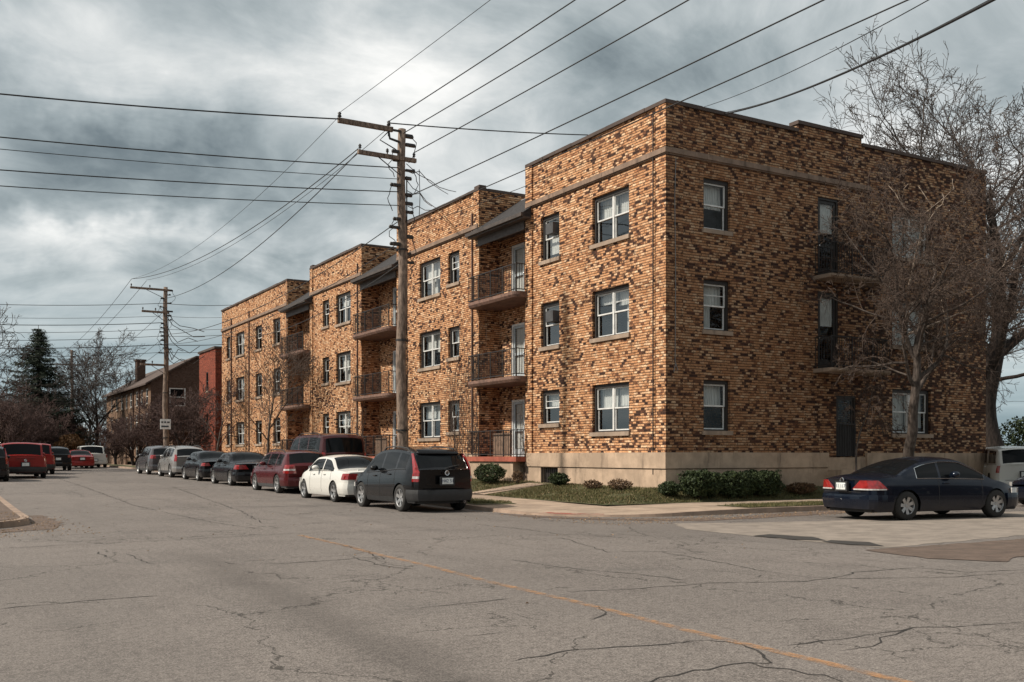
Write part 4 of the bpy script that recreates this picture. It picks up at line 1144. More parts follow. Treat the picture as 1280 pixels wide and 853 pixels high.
    if sp.get('clear'): 
        c0, c1 = sp['clear']; shell('clear_lamp', M['clearlamp'], [c0, (c0+c1)/2, c1], tl[2]*.9, tl[3]+.04, .018)
    shell('headlamp', M['clearlamp'], [.58, .62, .66, .70], .40, W/2-.34, .006, True)
    # plate, badge, handles, mirrors, seams, wipers
    pz = sp.get('pz', .80); px = xrear(pz)-.045 if pz > bz[1] else -.045
    pl = MB(); pl.box((px-.012, -.155, pz-.078), (px, .155, pz+.078)); plo = pl.build('number_plate', M['plate'], root, bevel=.006)
    pr_ = MB(); pr_.box((px+.0, -.2, pz-.11), (px+.06, .2, pz+.11)); pr_.build('plate_recess', M['plastic'], root)
    if sp.get('text'):
        cu = bpy.data.curves.new('plate_text', 'FONT'); cu.body = sp['text']; cu.size = .115; cu.align_x = 'CENTER'; cu.align_y = 'CENTER'; cu.extrude = .001
        cu.materials.append(M['plateink']); tmp = bpy.data.objects.new('tmp', cu); C.objects.link(tmp); bpy.context.view_layer.update(); me = bpy.data.meshes.new_from_object(tmp.evaluated_get(bpy.context.evaluated_depsgraph_get())); bpy.data.objects.remove(tmp)
        to = bpy.data.objects.new('plate_text', me); C.objects.link(to); to.parent = plo; to.location = (px-.0145, 0, pz); to.rotation_euler = (R_(90), 0, R_(-90))
    if sp.get('badge'):
        bz_ = sp['badge']; xb = xrear(bz_)-.01; b = MB()
        b.lathe([(.045, -.012), (.058, -.018), (.066, -.01), (.06, .0), (.045, .0)], 'x', 18, (xb, 0, bz_)); b.box((xb-.014, -.05, bz_-.008), (xb, .05, bz_+.012)); b.build('badge', M['chrome'], root)
    for s in (1, -1):
        for hx in sp.get('handles', ()):
            zz = zbelt(hx)-.10; yy = hw(hx, (zz-zc)/(zbelt(hx)-zc)); h = MB(); h.box((hx-.09, s*(yy-.01), zz-.014), (hx+.09, s*(yy+.035), zz+.016)); h.build('door_handle', col, root, bevel=.008)
        for sx in sp.get('seams', ()):
            sm = MB(); zz0 = max(zbot(sx), zc)+.10; n = 10
            pts = []
            for k in range(n+1):
                z = lerp(zz0, zbelt(sx)-.004, k/n); pts.append((sx, s*(hw(sx, (z-zc)/(zbelt(sx)-zc))), z))
            for a, b in zip(pts, pts[1:]): sm.add([(a[0]-.005, a[1]+.003*s, a[2]), (a[0]+.005, a[1]+.003*s, a[2]), (b[0]+.005, b[1]+.003*s, b[2]), (b[0]-.005, b[1]+.003*s, b[2]),
                                                   (a[0]-.005, a[1]-.01*s, a[2]), (a[0]+.005, a[1]-.01*s, a[2]), (b[0]+.005, b[1]-.01*s, b[2]), (b[0]-.005, b[1]-.01*s, b[2])], [(0, 1, 2, 3), (0, 3, 7, 4), (1, 2, 6, 5)])
            sm.build('door_seam', M['plastic'], root)
        mx = ws[0]-.42; mz = zbelt(mx)+.10; my = hw(mx, 1)
        mb = MB(); mb.lathe([(0, -.07), (.07, -.06), (.095, -.01), (.098, .05), (.085, .07), (0, .07)], 'x', 12, (mx, 0, 0)); 
        mb.v = [(x, s*(my+.12)+y*1.15, mz+z*.80) for x, y, z in mb.v]; mb.box((mx-.02, s*(my-.02), mz-.05), (mx+.03, s*(my+.08), mz-.02)); mb.build('wing_mirror', sp.get('mirmat') and M['plastic'] or col, root, True)
        # bright or dark strip along the window sill
        st = MB(); xa, xb = segs[-1][0] if False else min(s0[0] for s0 in segs), max(s0[1] for s0 in segs)
        pts = [(lerp(xa, xb, k/14),) for k in range(15)]
        st.tube([(p[0], s*(hw(p[0], 1)+.004), zbelt(p[0])+.008) for p in pts], .009, 4); st.build('window_trim', M[sp.get('trim', 'plastic')], root)
        if sp.get('trim') == 'chrome':
            st = MB(); pts = []
            for k in range(25):
                x = lerp(xa, xb, k/24); sct = section(x); y, z = sct[nb+3]; pts.append((x, s*(y+.006), z+.004))
            y, z = section(xa)[nb]; pts.insert(0, (xa, s*(y+.004), zbelt(xa)+.01))
            st.tube(pts, .010, 4); st.build('window_trim', M['chrome'], root)
        if sp.get('rails'):
            x0, x1 = sp['rails']; st = MB(); pts = []
            for k in range(13):
                x = lerp(x0, x1, k/12); y, z = section(x)[nb+4]; pts.append((x, s*(y-.03), z+(.075 if 0 < k < 12 else .0)))
            st.tube(pts, .018, 6); st.build('roof_rail', M['plastic'], root)
    if sp.get('wiper'):
        z0 = sp['wiper']; st = MB(); st.tube([(xrear(z0)-.02, .02, z0), (xrear(z0+.05)-.03, -.2, z0+.05), (xrear(z0+.1)-.025, -.42, z0+.08)], .012, 5); st.build('rear_wiper', M['plastic'], root)
    # shut line across the tail
    if sp.get('deckline'):
        z = sp['deckline']; st = MB(); yy = half(0, z)*.80; st.box((-.004, -yy, z-.005), (.01, yy, z+.004)); st.build('boot_seam', M['plastic'], root)
    if sp.get('strip'):
        st = MB(); z = sp['strip']; x = xrear(z); st.box((x-.022, -.42, z-.02), (x+.03, .42, z+.018)); st.build('tail_trim', col, root, bevel=.006)
    if sp.get('spoiler'):
        z = sp['spoiler']; x = xrear(z); st = MB(); n = 12
        for k in range(n):
            ya, yb = lerp(-.56, .56, k/n), lerp(-.56, .56, (k+1)/n); ea, eb = .10*abs(ya/.6)**2, .10*abs(yb/.6)**2
            st.add([(x-.09+ea, ya, z+.01), (x-.09+eb, yb, z+.01), (x+.2, yb, z+.105), (x+.2, ya, z+.105), (x-.07+ea, ya, z-.03), (x-.07+eb, yb, z-.03), (x+.2, yb, z), (x+.2, ya, z)], [(0, 1, 2, 3), (0, 4, 5, 1), (4, 7, 6, 5)])
        st.build('roof_spoiler', col, root, True)
    if sp.get('exhaust'):
        st = MB(); st.lathe([(.028, -.03), (.033, -.03), (.033, .2), (.0, .2)], 'x', 12, (0.0, -.5, zc+.02)); st.build('exhaust', M['chrome'], root)
    return root, dict(hw=hw, zbelt=zbelt, xrear=xrear, half=half, shell=shell)
def place(o, x, y, deg, z=None):
    o.location = (x, y, gz(y) if z is None else z); o.rotation_euler = (0, 0, R_(deg)); return o
SEDAN = dict(L=4.62, W=1.80, col='black', belt=[(0, .90), (.5, .935), (1.6, .945), (3.4, .915), (3.8, .86), (4.4, .70), (4.62, .60)],
    top=[(0, .93), (.14, .975), (.55, 1.01), (.85, 1.04), (1.62, 1.40), (2.2, 1.445), (2.7, 1.43), (3.55, .985), (4.0, .90), (4.45, .76), (4.62, .66)],
    ra=.98, fa=3.70, wr=.325, ws=(2.72, 3.52), rg=(.86, 1.60), segs=[(1.05, 1.98), (2.05, 3.25)], tail=(.70, .88, .36, .36), tailshape=.35, handles=(1.75, 2.7), seams=(2.01, 3.05, 1.22), pz=.76, deckline=.62, roofw=.72)
def mk(base, **kw): d = dict(base); d.update(kw); return d
SUV = dict(L=4.55, W=1.82, bow=.17, col='black', zc=.24, belt=[(0, 1.08), (.8, 1.09), (2.2, 1.02), (3.3, .97), (3.7, .92), (4.4, .78), (4.55, .68)],
    top=[(0, 1.02), (.05, 1.10), (.20, 1.26), (.46, 1.50), (.64, 1.575), (1.2, 1.65), (1.9, 1.68), (2.5, 1.645), (2.85, 1.56), (3.50, 1.07), (3.9, 1.01), (4.4, .86), (4.55, .76)],
    ra=.93, fa=3.55, wr=.355, ws=(2.80, 3.48), rg=(.09, .47), segs=[(.66, 1.20), (1.30, 2.16), (2.24, 3.22)], tail=(.78, 1.50, .17, .73), handles=(1.55, 2.5), seams=(1.26, 2.2, 3.05), pz=.80, roofw=.68, rtap=.9, rta=.11, lower=True, deckline=.58)
GC = 'cars parked along the apartment kerb'
def kx(y): return kerb_x(y)-.12
suv, _ = make_car('parked_car', mk(SUV, col='black', text='H42 51', badge=1.00, clear=(.86, .92), wiper=1.12, exhaust=1, spokes=6, rails=(.8, 2.5), bumpmat='plastic', spoiler=1.5, handles=(1.6, 2.55)), 'black compact sport utility vehicle with tall red tail lamps, nearest in the kerbside row', 'car', GC)
place(suv, 11.61, 23.05, 90)
bmw, _ = make_car('parked_car', mk(SEDAN, col='white', L=4.55, wr=.32, tail=(.70, .88, .30, .42), tailshape=.2, spokes=5, badge=.93, pz=.72, strip=.98), 'white saloon with dark windows parked in front of the black utility vehicle', 'car', GC)
place(bmw, 11.75, 28.2, 90)
wag, _ = make_car('parked_car', mk(SUV, col='maroon', L=4.72, W=1.80, zc=.22, belt=[(0, .98), (.6, .99), (2.0, .965), (3.4, .94), (3.8, .88), (4.5, .74), (4.72, .64)],
    top=[(0, .98), (.05, 1.05), (.2, 1.2), (.45, 1.45), (.65, 1.50), (1.3, 1.55), (2.3, 1.56), (2.8, 1.50), (3.6, 1.02), (4.05, .95), (4.55, .80), (4.72, .70)], ra=1.0, fa=3.70, wr=.34, ws=(2.78, 3.58), rg=(.09, .44), segs=[(.62, 1.25), (1.33, 2.2), (2.28, 3.3)], tail=(.72, 1.02, .28, .48), tailshape=.2, clear=(.82, .88), rails=(.8, 2.6), lower=True, badge=.92, pz=.74), 'dark red estate car with roof rails behind the white saloon', 'car', GC)
place(wag, kx(35)-.98, 34.3, 90)
van, _ = make_car('parked_van', mk(SUV, col='wine', L=5.2, W=1.98, zc=.28, belt=[(0, 1.22), (.6, 1.22), (2.4, 1.20), (4.0, 1.12), (4.4, 1.06), (5.0, .95), (5.2, .84)],
    top=[(0, 1.18), (.04, 1.26), (.10, 1.5), (.20, 1.86), (.36, 1.96), (1.2, 2.02), (2.9, 2.02), (3.4, 1.94), (4.15, 1.26), (4.55, 1.16), (5.0, 1.02), (5.2, .90)], ra=1.15, fa=4.15, wr=.39, ws=(3.38, 4.12), rg=(.05, .19), segs=[(.42, 1.65), (1.75, 2.75), (2.85, 3.95)], tail=(.85, 1.28, .10, .86), rails=(.6, 3.0), roofw=.82, handles=(1.95, 3.0), seams=(1.7, 2.8, 3.8), pz=.95), 'tall dark maroon van with black rear window standing on the driveway beside the red estate', 'van', None)
place(van, 13.95, 36.1, 90, gz(38)+.14)
s1, _ = make_car('parked_car', mk(SEDAN, col='darkblack', text='', spokes=7, badge=.90), 'black saloon with rounded red lamps, just ahead of the dark red estate', 'car', GC); place(s1, kx(43)-.97, 41.2, 90)
s2, _ = make_car('parked_car', mk(SEDAN, col='darkblack', L=4.7, tail=(.72, .86, .3, .5), rg=(.86, 1.6), spokes=7), 'black saloon parked third from the far end of the kerbside row', 'car', GC); place(s2, kx(49)-.95, 47.4, 90)
s3, _ = make_car('parked_car', mk(SUV, col='silver', tail=(.85, 1.2, .16, .72), rails=(.7, 2.5)), 'silver utility vehicle parked second from the far end of the kerbside row', 'car', GC); place(s3, kx(55)-1.05, 53.4, 90)
s4, _ = make_car('parked_car', mk(SUV, col='grey', L=4.9, W=1.95, tail=(.92, 1.12, .3, .62), tailshape=.2), 'grey minivan parked at the far end of the kerbside row', 'car', GC); place(s4, kx(61)-1.08, 59.6, 90)
# left-hand side of the street, seen from behind
BIG = mk(SUV, L=5.1, W=2.02, zc=.27, belt=[(0, 1.16), (.6, 1.16), (2.4, 1.13), (3.9, 1.08), (4.3, 1.02), (4.9, .92), (5.1, .8)],
    top=[(0, 1.14), (.04, 1.2), (.12, 1.4), (.28, 1.72), (.46, 1.80), (1.2, 1.86), (2.8, 1.85), (3.3, 1.77), (4.0, 1.2), (4.5, 1.1), (4.95, .97), (5.1, .86)], ra=1.05, fa=4.05, wr=.39, ws=(3.28, 3.98), rg=(.05, .27), segs=[(.42, 1.4), (1.5, 2.5), (2.6, 3.75)], tail=(.88, 1.10, .20, .72), roofw=.88, handles=(1.8, 2.8), seams=(1.45, 2.55, 3.6), pz=.78, badge=1.02)
GL = 'cars parked on the left side of the street'
c_, _ = make_car('parked_car', mk(SUV, col='darkblack', tail=(.9, 1.08, .2, .6), zc=.3), 'small dark utility vehicle between the red pickups and the red saloon', 'car', GL); place(c_, 8.3, 74.5, 90)
d_, _ = make_car('parked_car', mk(SEDAN, col='red', tail=(.72, .86, .3, .5)), 'low red saloon beside the white pickup, far up the street', 'car', GL); place(d_, 10.8, 82, 90)
e_, _ = make_car('parked_car', mk(SUV, col='darkblack', lower=False), 'dark car cut off by the left edge of the picture', 'car', GL); place(e_, 2.75, 50.5, 90)
PICK = mk(BIG, lower=False, L=5.5, W=1.98, belt=[(0, 1.10), (1.5, 1.10), (3.0, 1.12), (4.3, 1.08), (4.7, 1.02), (5.3, .95), (5.5, .82)],
    top=[(0, 1.14), (1.72, 1.15), (1.80, 1.18), (1.98, 1.74), (2.2, 1.80), (3.2, 1.80), (3.5, 1.74), (4.15, 1.22), (4.6, 1.13), (5.3, 1.0), (5.5, .88)], ra=1.15, fa=4.5, ws=(3.48, 4.13), rg=(1.81, 1.97), segs=[(2.1, 2.75), (2.85, 3.85)], tail=(.82, 1.06, .10, .86), handles=(2.3, 3.0), seams=(1.9, 2.8, 3.8), badge=None)
RP = dict(col='red', W=2.02, pz=.70, strip=1.02, badge=.9, roofw=.9, bumpmat='plastic', tail=(.80, 1.06, .12, .84))
a, _ = make_car('pickup_truck', mk(PICK, **RP), 'bright red pickup truck with black rear window, nearest on the left side of the street', 'pickup truck', 'red pickup trucks on the left side'); place(a, 4.62, 54.6, 90)
b_, _ = make_car('pickup_truck', mk(PICK, **RP), 'second red pickup truck half hidden behind the nearer red one', 'pickup truck', 'red pickup trucks on the left side'); place(b_, 5.9, 62.8, 90)
f_, _ = make_car('pickup_truck', mk(PICK, col='white', pz=.62, strip=1.0), 'white pickup truck seen from behind at the far end of the road', 'pickup truck', None); place(f_, 12.35, 86.5, 90)
# the blue coupe in the side street
COUPE = mk(SEDAN, L=4.80, W=1.82, col='navy', belt=[(0, .885), (.5, .925), (1.6, .93), (3.3, .90), (3.8, .85), (4.5, .70), (4.80, .57)],
    top=[(0, .93), (.12, .985), (.45, 1.03), (.78, 1.05), (1.15, 1.20), (1.72, 1.38), (2.25, 1.435), (2.65, 1.42), (3.1, 1.25), (3.66, .98), (4.1, .89), (4.6, .74), (4.80, .62)],
    ra=1.06, fa=3.76, wr=.33, ws=(2.78, 3.62), rg=(.82, 1.66), segs=[(1.36, 2.02), (2.08, 3.38)], trim='chrome', tail=(.70, .90, .48, .32), tailshape=.5, clear=(.685, .715), seams=(1.98, 3.3), handles=(2.2,), text='', pz=.76, badge=.895, strip=.0, deckline=.64, spokes=7, rta=.10, ftap=1.2)
COUPE.pop('strip')
cp_, info = make_car('parked_car', mk(COUPE, text='11 117'), 'dark blue two door coupe with chrome window trim in the side street', 'car')
place(cp_, 18.25, 16.2, -8.0, 0)
g_, _ = make_car('pickup_truck', mk(PICK, col='white', top=[(0, 1.10), (.02, 1.2), (.10, 1.62), (.2, 1.68), (1.72, 1.72), (1.98, 1.72), (2.2, 1.74), (3.2, 1.73), (3.5, 1.76), (4.15, 1.22), (4.6, 1.13), (5.3, 1.0), (5.5, .88)], segs=[(.3, 1.7), (2.1, 2.75), (2.85, 3.85)], rg=(.015, .105)),
    'white pickup truck with a hardtop at the right edge, beyond the blue coupe', 'pickup truck'); place(g_, 32.0, 20.6, 42, .05)
h_, _ = make_car('parked_car', mk(SEDAN, col='navy'), 'dark car partly cut off by the right edge, in front of the white pickup', 'car'); place(h_, 31.4, 16.4, 168, 0)
# ------------------------------------------------------------------ utility poles
def pole(x, y, ztop, label, arms, extras=True):
    e = empty('utility_pole', (x, y, gz(y)), 0, label, 'utility pole', 'utility poles along the kerb')
    h = ztop-gz(y); mb = MB(); n = 14
    mb.tube([(.04*math.sin(k*.9), .0, h*k/n-(.3 if k == 0 else 0)) for k in range(n+1)], [lerp(.19, .125, k/n) for k in range(n+1)], 12)
    mb.build('pole', M['pole'], e, True)
    for (x0, x1, z) in arms:
        a = MB(); a.box((x0, -.15, z-gz(y)-.07), (x1, -.03, z-gz(y)+.06)); am = a.build('crossarm', M['pole'], e, bevel=.01)
        for q in (x0+.07, (x0+x1)/2, x1-.07):
            if abs(q) < .2: continue
            s = MB(); s.lathe([(.02, 0), (.02, .06), (.055, .08), (.03, .11), (.055, .14), (.03, .17), (.02, .19), (0, .20)], 'z', 10, (q, -.09, z-gz(y)+.06)); s.build('insulator', M['iron'], am, True)
        b = MB(); b.tube([(x0*.55, -.09, z-gz(y)-.07), (-.1 if x0 < 0 else .1, -.1, z-gz(y)-.55)], .018, 5); b.build('arm_brace', M['iron'], am)
    rr = random.Random(int(y))
    for k in range(16):                                  # brackets, clamps, splice boxes
        z = h-.25-k*.27; s = rr.choice((-1, 1)); w = rr.uniform(.10, .28); b = MB()
        b.box((s*.10, -.06-rr.uniform(0, .08), z), (s*(.12+w), .05, z+rr.uniform(.04, .11))); b.lathe([(0, -.05), (.05, -.05), (.06, .0), (.04, .05), (0, .05)], 'z', 8, (s*(.14+w), 0, z+.05)); b.build('bracket', M['iron'], e)
        if k % 2 == 0:
            t = MB(); pts = [(s*(.14+w), 0, z+.02)]
            for j in range(1, 7): pts.append((s*(.14+w+.16*math.sin(j*.6)*rr.uniform(.3, 1.4)), rr.uniform(-.08, .08), z-.13*j))
            t.tube(pts, .014, 4); t.build('loose_cable', M['wire'], e)
    b = MB(); b.tube([(.14, -.06, .3), (.15, -.06, 3), (.14, -.05, h-1.5)], .022, 5); b.build('conduit', M['iron'], e)
    for z in (2.2, 5.1, 8.0):
        b = MB(); b.lathe([(.20, -.03), (.20, .03)], 'z', 12, (0, 0, z)); 
        b.build('band', M['iron'], e)
    return e
P1, P2, P3 = (13.5, 30.0), (13.95, 68.0), (14.6, 119.0)
p1 = pole(*P1, 11.95, 'tall weathered wooden utility pole in front of the apartment building', [(-1.55, .45, 10.98)])
# the arm held off the top of the pole
am = MB(); am.box((-2.2, -.14, 11.72), (-.36, -.02, 11.87)); a_ = am.build('crossarm', M['pole'], p1, bevel=.01)
b = MB(); b.tube([(-.5, -.08, 11.72), (-.46, -.08, 11.5), (-.12, -.05, 11.45)], .04, 6); b.tube([(-.5, -.08, 11.72), (-.8, -.08, 11.4), (-.3, -.08, 11.2), (-.1, -.05, 11.1)], .02, 5); b.box((-.4, -.1, 11.76), (-.08, -.04, 11.82)); b.build('arm_bracket', M['iron'], a_)
for q in (-2.15, -.5):
    s = MB(); s.lathe([(.03, -.3 if q > -1 else 0), (.03, .02), (.07, .05), (.04, .1), (.06, .15), (0, .2)], 'z', 10, (q, -.08, 11.87)); s.build('insulator', M['iron'], a_, True)
p2 = pole(*P2, 12.35, 'far wooden utility pole hung with many cables and a small white sign', [(-2.2, .2, 12.15), (-1.5, .2, 10.7), (-1.6, -.1, 7.3)])
sg = MB(); sg.box((-.40, -.32, 2.75), (.25, -.28, 3.40)); sgo = sg.build('sign', M['sign'], p2)
for k, (x0, x1, z) in enumerate(((-.34, -.22, 3.2), (-.16, -.04, 3.2), (.02, .18, 3.2), (-.34, .12, 2.93))):
    s_ = MB(); s_.box((x0, -.335, z-.05), (x1, -.322, z+.05)); s_.build('sign_mark', M['ink'], sgo)
p3 = pole(*P3, 12.9, 'most distant utility pole with a wide crossarm rising among bare trees', [(-2.2, 1.2, 11.3)])
# ------------------------------------------------------------------ wires
WN = 0
def wire(p, q, sag, label, r=.016, group='overhead wires', mat='wire', n=26, name='power_line'):
    p, q = Vector(p), Vector(q); mb = MB(); pts = []
    for k in range(n+1):
        t = k/n; v = p.lerp(q, t); v.z -= 4*sag*t*(1-t); pts.append(v)
    mb.tube(pts, r, 5); o = mb.build(name, M[mat], None, True); return tag(o, label, 'cable', group)
S = 'street side wires'
def along(p, z, label, r=.016, dx=0, sag=.5): wire(p, (p[0]+dx, -38, z), sag, label, r, 'wires passing overhead towards the viewer')
along((P1[0]-2.15, 29.92, 12.1), 12.3, 'thin wire rising to the upper right from the left tip of the detached top crossarm', .008)
along((P1[0]-.5, 29.92, 12.1), 12.3, 'wire rising to the upper right from the right end of the detached top crossarm')
along((P1[0], 30, 11.8), 12.1, 'upper right wire leaving the very top of the near pole', .016, .5)
along((P1[0]+.4, 30, 11.25), 11.7, 'upper right wire leaving the near pole just under its tip', .016, .5)
along((P1[0]+.1, 30, 9.75), 9.8, 'long wire crossing the sky above the near corner of the roof', .016, .1)
along((P1[0]+.1, 30, 9.0), 9.3, 'long wire second above the near corner of the roof', .014, -.1)
wire((P1[0]+.1, 30, 8.7), at(880, 141, 31.5), .1, 'thin wire skimming the parapet before the roof corner', .010)
wire(at(862, 139, 33), at(1200, -22, 14), .2, 'thin wire dropping onto the roof just right of the corner', .009)
wire(at(886, 146, 33), at(1290, -26, 13), .3, 'thick twisted cable dropping onto the roof behind the side parapet', .024)
wire(at(886, 146, 33)+Vector((0, .02, .07)), at(1290, -26, 13)+Vector((0, .02, .03)), .34, 'slim strand wound round the thick cable over the side parapet', .010)
for v0, v1, r, lb in ((111, 149, .022, 'topmost cable crossing the whole left sky to the detached crossarm'), (165, 210, .018, 'second cable from the top across the left sky'), (180, 224, .011, 'thin third cable across the left sky'),
                   (206, 240, .017, 'fourth cable across the left sky ending in a dark clamp at the near pole'), (226, 257, .014, 'lowest of the five cables crossing the left sky to the near pole')):
    a = at(0, v0, 27.2); b = at(499 if v0 > 112 else 425, v1, 32.6 if v0 > 112 else 31.45); wire(b, b+(a-b)*1.6, .15, lb, r, 'cables crossing the left sky')
wire(at(486, 154, 32.3), at(735, 169, 36.5), .05, 'cable running right from the top crossarm to behind the roof', .020)
tops = [((P1[0]-2.15, 29.92, 12.0), (P2[0]-2.1, P2[1], 12.7), .008, 'thin wire from the tip of the detached arm to the far pole'),
        ((P1[0]-1.5, 30, 11.1), (P2[0]-2.1, P2[1], 12.7), .016, 'wire from the left tip of the lower crossarm to the far arm tip'),
        ((P1[0]-1.5, 30, 11.0), (P2[0]-.1, P2[1], 11.6), .016, 'wire from the left tip of the lower crossarm to the top of the far pole'),
        ((P1[0]-.5, 29.92, 11.9), (P2[0]-1.2, P2[1], 12.7), .010, 'wire from the middle of the top arm to the far crossarm'),
        ((P1[0]-.1, 30, 9.0), (P2[0]-.1, P2[1], 9.3), .016, 'upper slack cable between the two poles in front of the far roofline'),
        ((P1[0]-.1, 30, 8.3), (P2[0]-.1, P2[1], 8.7), .013, 'lower slack cable between the two poles in front of the far roofline'),
        ((P1[0]-.1, 30, 7.6), (P2[0]+4.8, 71.5, 9.9), .016, 'kinked cable from the near pole to the far end of the roof')]
for p_, q_, r, lb in tops: wire(p_, q_, .9, lb, r, 'wires between the near and the far pole')
for k, (zz, dx, lb) in enumerate(((12.7, -2.1, 'left uppermost'), (12.65, -1.2, 'second'), (10.9, 0, 'third'), (9.2, 0, 'fourth'), (8.5, 0, 'lowest'))):
    wire((P2[0]+dx, P2[1], zz), (P3[0]+dx*.8, P3[1], zz-.6), .7, lb+' wire between the far pole and the most distant pole', .014, 'wires between the far poles')
for k, (v0, v1, r) in enumerate(((377, 381, .018), (394, 396, .012), (403, 404, .022), (414, 410, .014), (425, 417, .016), (434, 429, .024), (446, 437, .014))):
    a = at(-160, v0-4, 60); b = at(203, lerp(v0, v1, .6), 64.5); c2 = at(300, v1, 74)
    wire(a, b, .25, 'horizontal cable '+('first', 'second', 'third', 'fourth', 'fifth', 'sixth', 'lowest')[k]+' from the top reaching the far pole from the left', r, 'cables reaching the far pole from the left')
    if k != 2: wire(b, c2, .1, 'horizontal cable '+('first', 'second', 'third', 'fourth', 'fifth', 'sixth', 'lowest')[k]+' from the top running from the far pole to the right', r, 'cables leaving the far pole to the right')
drops = [((508, 214, 32.7), (524, 214, 33), (560, 243, 41.6), 'service drop from the near pole to the parapet, upper'), ((508, 225, 32.7), (524, 240, 33), (548, 262, 42.5), 'service drop from the near pole to the parapet, lower'),
         ((508, 238, 32.7), (525, 242, 33), (540, 258, 43), 'short sagging service drop beside the near pole'), ((510, 258, 32.7), (522, 258, 33), (548, 262, 42), 'lowest service drop beside the near pole'),
         ((524, 212, 33), (525, 245, 33), (524, 270, 33), 'cable hanging straight down between service drops'), ((508, 205, 32.7), (538, 226, 34), (570, 240, 41), 'long service drop reaching the roof near the porch')]
for A1, B1, C1, lb in drops:
    a, b, c2 = at(*A1), at(*B1), at(*C1); mb = MB(); mb.tube([a, a.lerp(b, .5)-Vector((0, 0, .08)), b, b.lerp(c2, .3)-Vector((0, 0, .1)), b.lerp(c2, .7)-Vector((0, 0, .06)), c2], .013, 5); tag(mb.build('service_drop', M['wire'], None, True), lb, 'cable', 'service drops at the near pole')
rr = random.Random(77)
for k in range(7):
    a = at(207, 385+k*9, 64); b = at(rr.uniform(228, 262), 415+k*6, 68); mb = MB(); m1 = a.lerp(b, .35)-Vector((0, 0, rr.uniform(.3, 1.2))); m2 = a.lerp(b, .7)-Vector((0, 0, rr.uniform(.0, .9)))
    mb.tube([a, a.lerp(m1, .5)-Vector((0, 0, .2)), m1, m2, b], .022, 5); tag(mb.build('service_drop', M['wire'], None, True), 'tangled drop cable '+('highest', 'second', 'third', 'fourth', 'fifth', 'sixth', 'lowest')[k]+' on the right of the far pole', 'cable', 'drop cables at the far pole')

# ------------------------------------------------------------------ trees and shrubs
def grow(limb, twig, p, d, length, r, lvl, rnd, o, tips=None):
    n = max(3, int(length/o.get('seg', .45))); pts = [Vector(p)]; rad = [r]; d = Vector(d).normalized(); tap = (.08, .12, .2, .3, .4, .5)[min(lvl, 5)]
    ax = Vector((rnd.uniform(-1, 1), rnd.uniform(-1, 1), rnd.uniform(-1, 1)))
    for k in range(n):
        w = o['wander']*(1+.4*lvl)
        d = d+Vector((rnd.gauss(0, w), rnd.gauss(0, w), rnd.gauss(0, w)))+Vector((0, 0, o['up']*(.4 if lvl else 1)/n))+ax*o.get('curl', .03)
        if lvl >= o.get('drooplvl', 99): d.z -= o.get('droop', 0)/n
        d.normalize(); pts.append(pts[-1]+d*(length/n)); rad.append(max(o['rmin'], r*(1-(1-tap)*((k+1)/n)**1.3)))
    (limb if r > o['limbr'] else twig).tube(pts, rad, 10 if r > .12 else (6 if r > .03 else 3), caps=False)
    if lvl >= o['levels']: return
    nc = o['kids'][min(lvl, len(o['kids'])-1)]
    for k in range(nc):
        t = o['start'][min(lvl, len(o['start'])-1)]; t = lerp(t, 1.0, (k+rnd.random())/nc); i = min(n-1, int(t*n)); q = pts[i].lerp(pts[i+1], t*n-i)
        dd = (pts[i+1]-pts[i]).normalized(); az = rnd.uniform(0, 6.28) if lvl else k*2.4+rnd.uniform(-.5, .5); o1 = dd.orthogonal().normalized(); o2 = dd.cross(o1)
        an = rnd.uniform(*o['ang']); nd = dd*math.cos(an)+(o1*math.cos(az)+o2*math.sin(az))*math.sin(an)
        cl = length*rnd.uniform(*o['ratio'])*(1.1-.45*t if lvl else 1-.35*(t-.5)); cr = max(o['rmin'], rad[i]*rnd.uniform(.45, .68))
        grow(limb, twig, q, nd, cl, cr, lvl+1, rnd, o)
TREE = dict(wander=.06, up=.25, levels=5, kids=[7, 5, 5, 4, 3], start=[.35, .2, .2, .15, .1], ang=(.45, 1.0), ratio=(.48, .72), rmin=.009, limbr=.05, seg=.5, curl=.03)
def tree(pos, height, r, seed, label, mats=('bark', 'twiggrey'), group=None, name='bare_tree', lean=(0, 0), stems=1, **kw):
    o = dict(TREE); o.update(kw); rnd = random.Random(seed); limb, twig = MB(), MB()
    for s in range(stems):
        d = Vector((lean[0]+(rnd.uniform(-.35, .35) if stems > 1 else 0), lean[1]+(rnd.uniform(-.35, .35) if stems > 1 else 0), 1))
        grow(limb, twig, Vector((rnd.uniform(-.1, .1)*(stems > 1), rnd.uniform(-.1, .1)*(stems > 1), -.15)), d, height*o.get('trunkfrac', .62), r*(1 if s == 0 else .8), 0, rnd, o)
    z = lawn_z(pos[0], pos[1])-.1 if len(pos) == 2 else pos[2]
    e = empty(name, (pos[0], pos[1], z), 0, label, 'tree', group)
    if limb.v: limb.build('trunk', M[mats[0]], e, True)
    twig.build('crown', M[mats[1]], e, True)
    return e, len(limb.f)+len(twig.f)
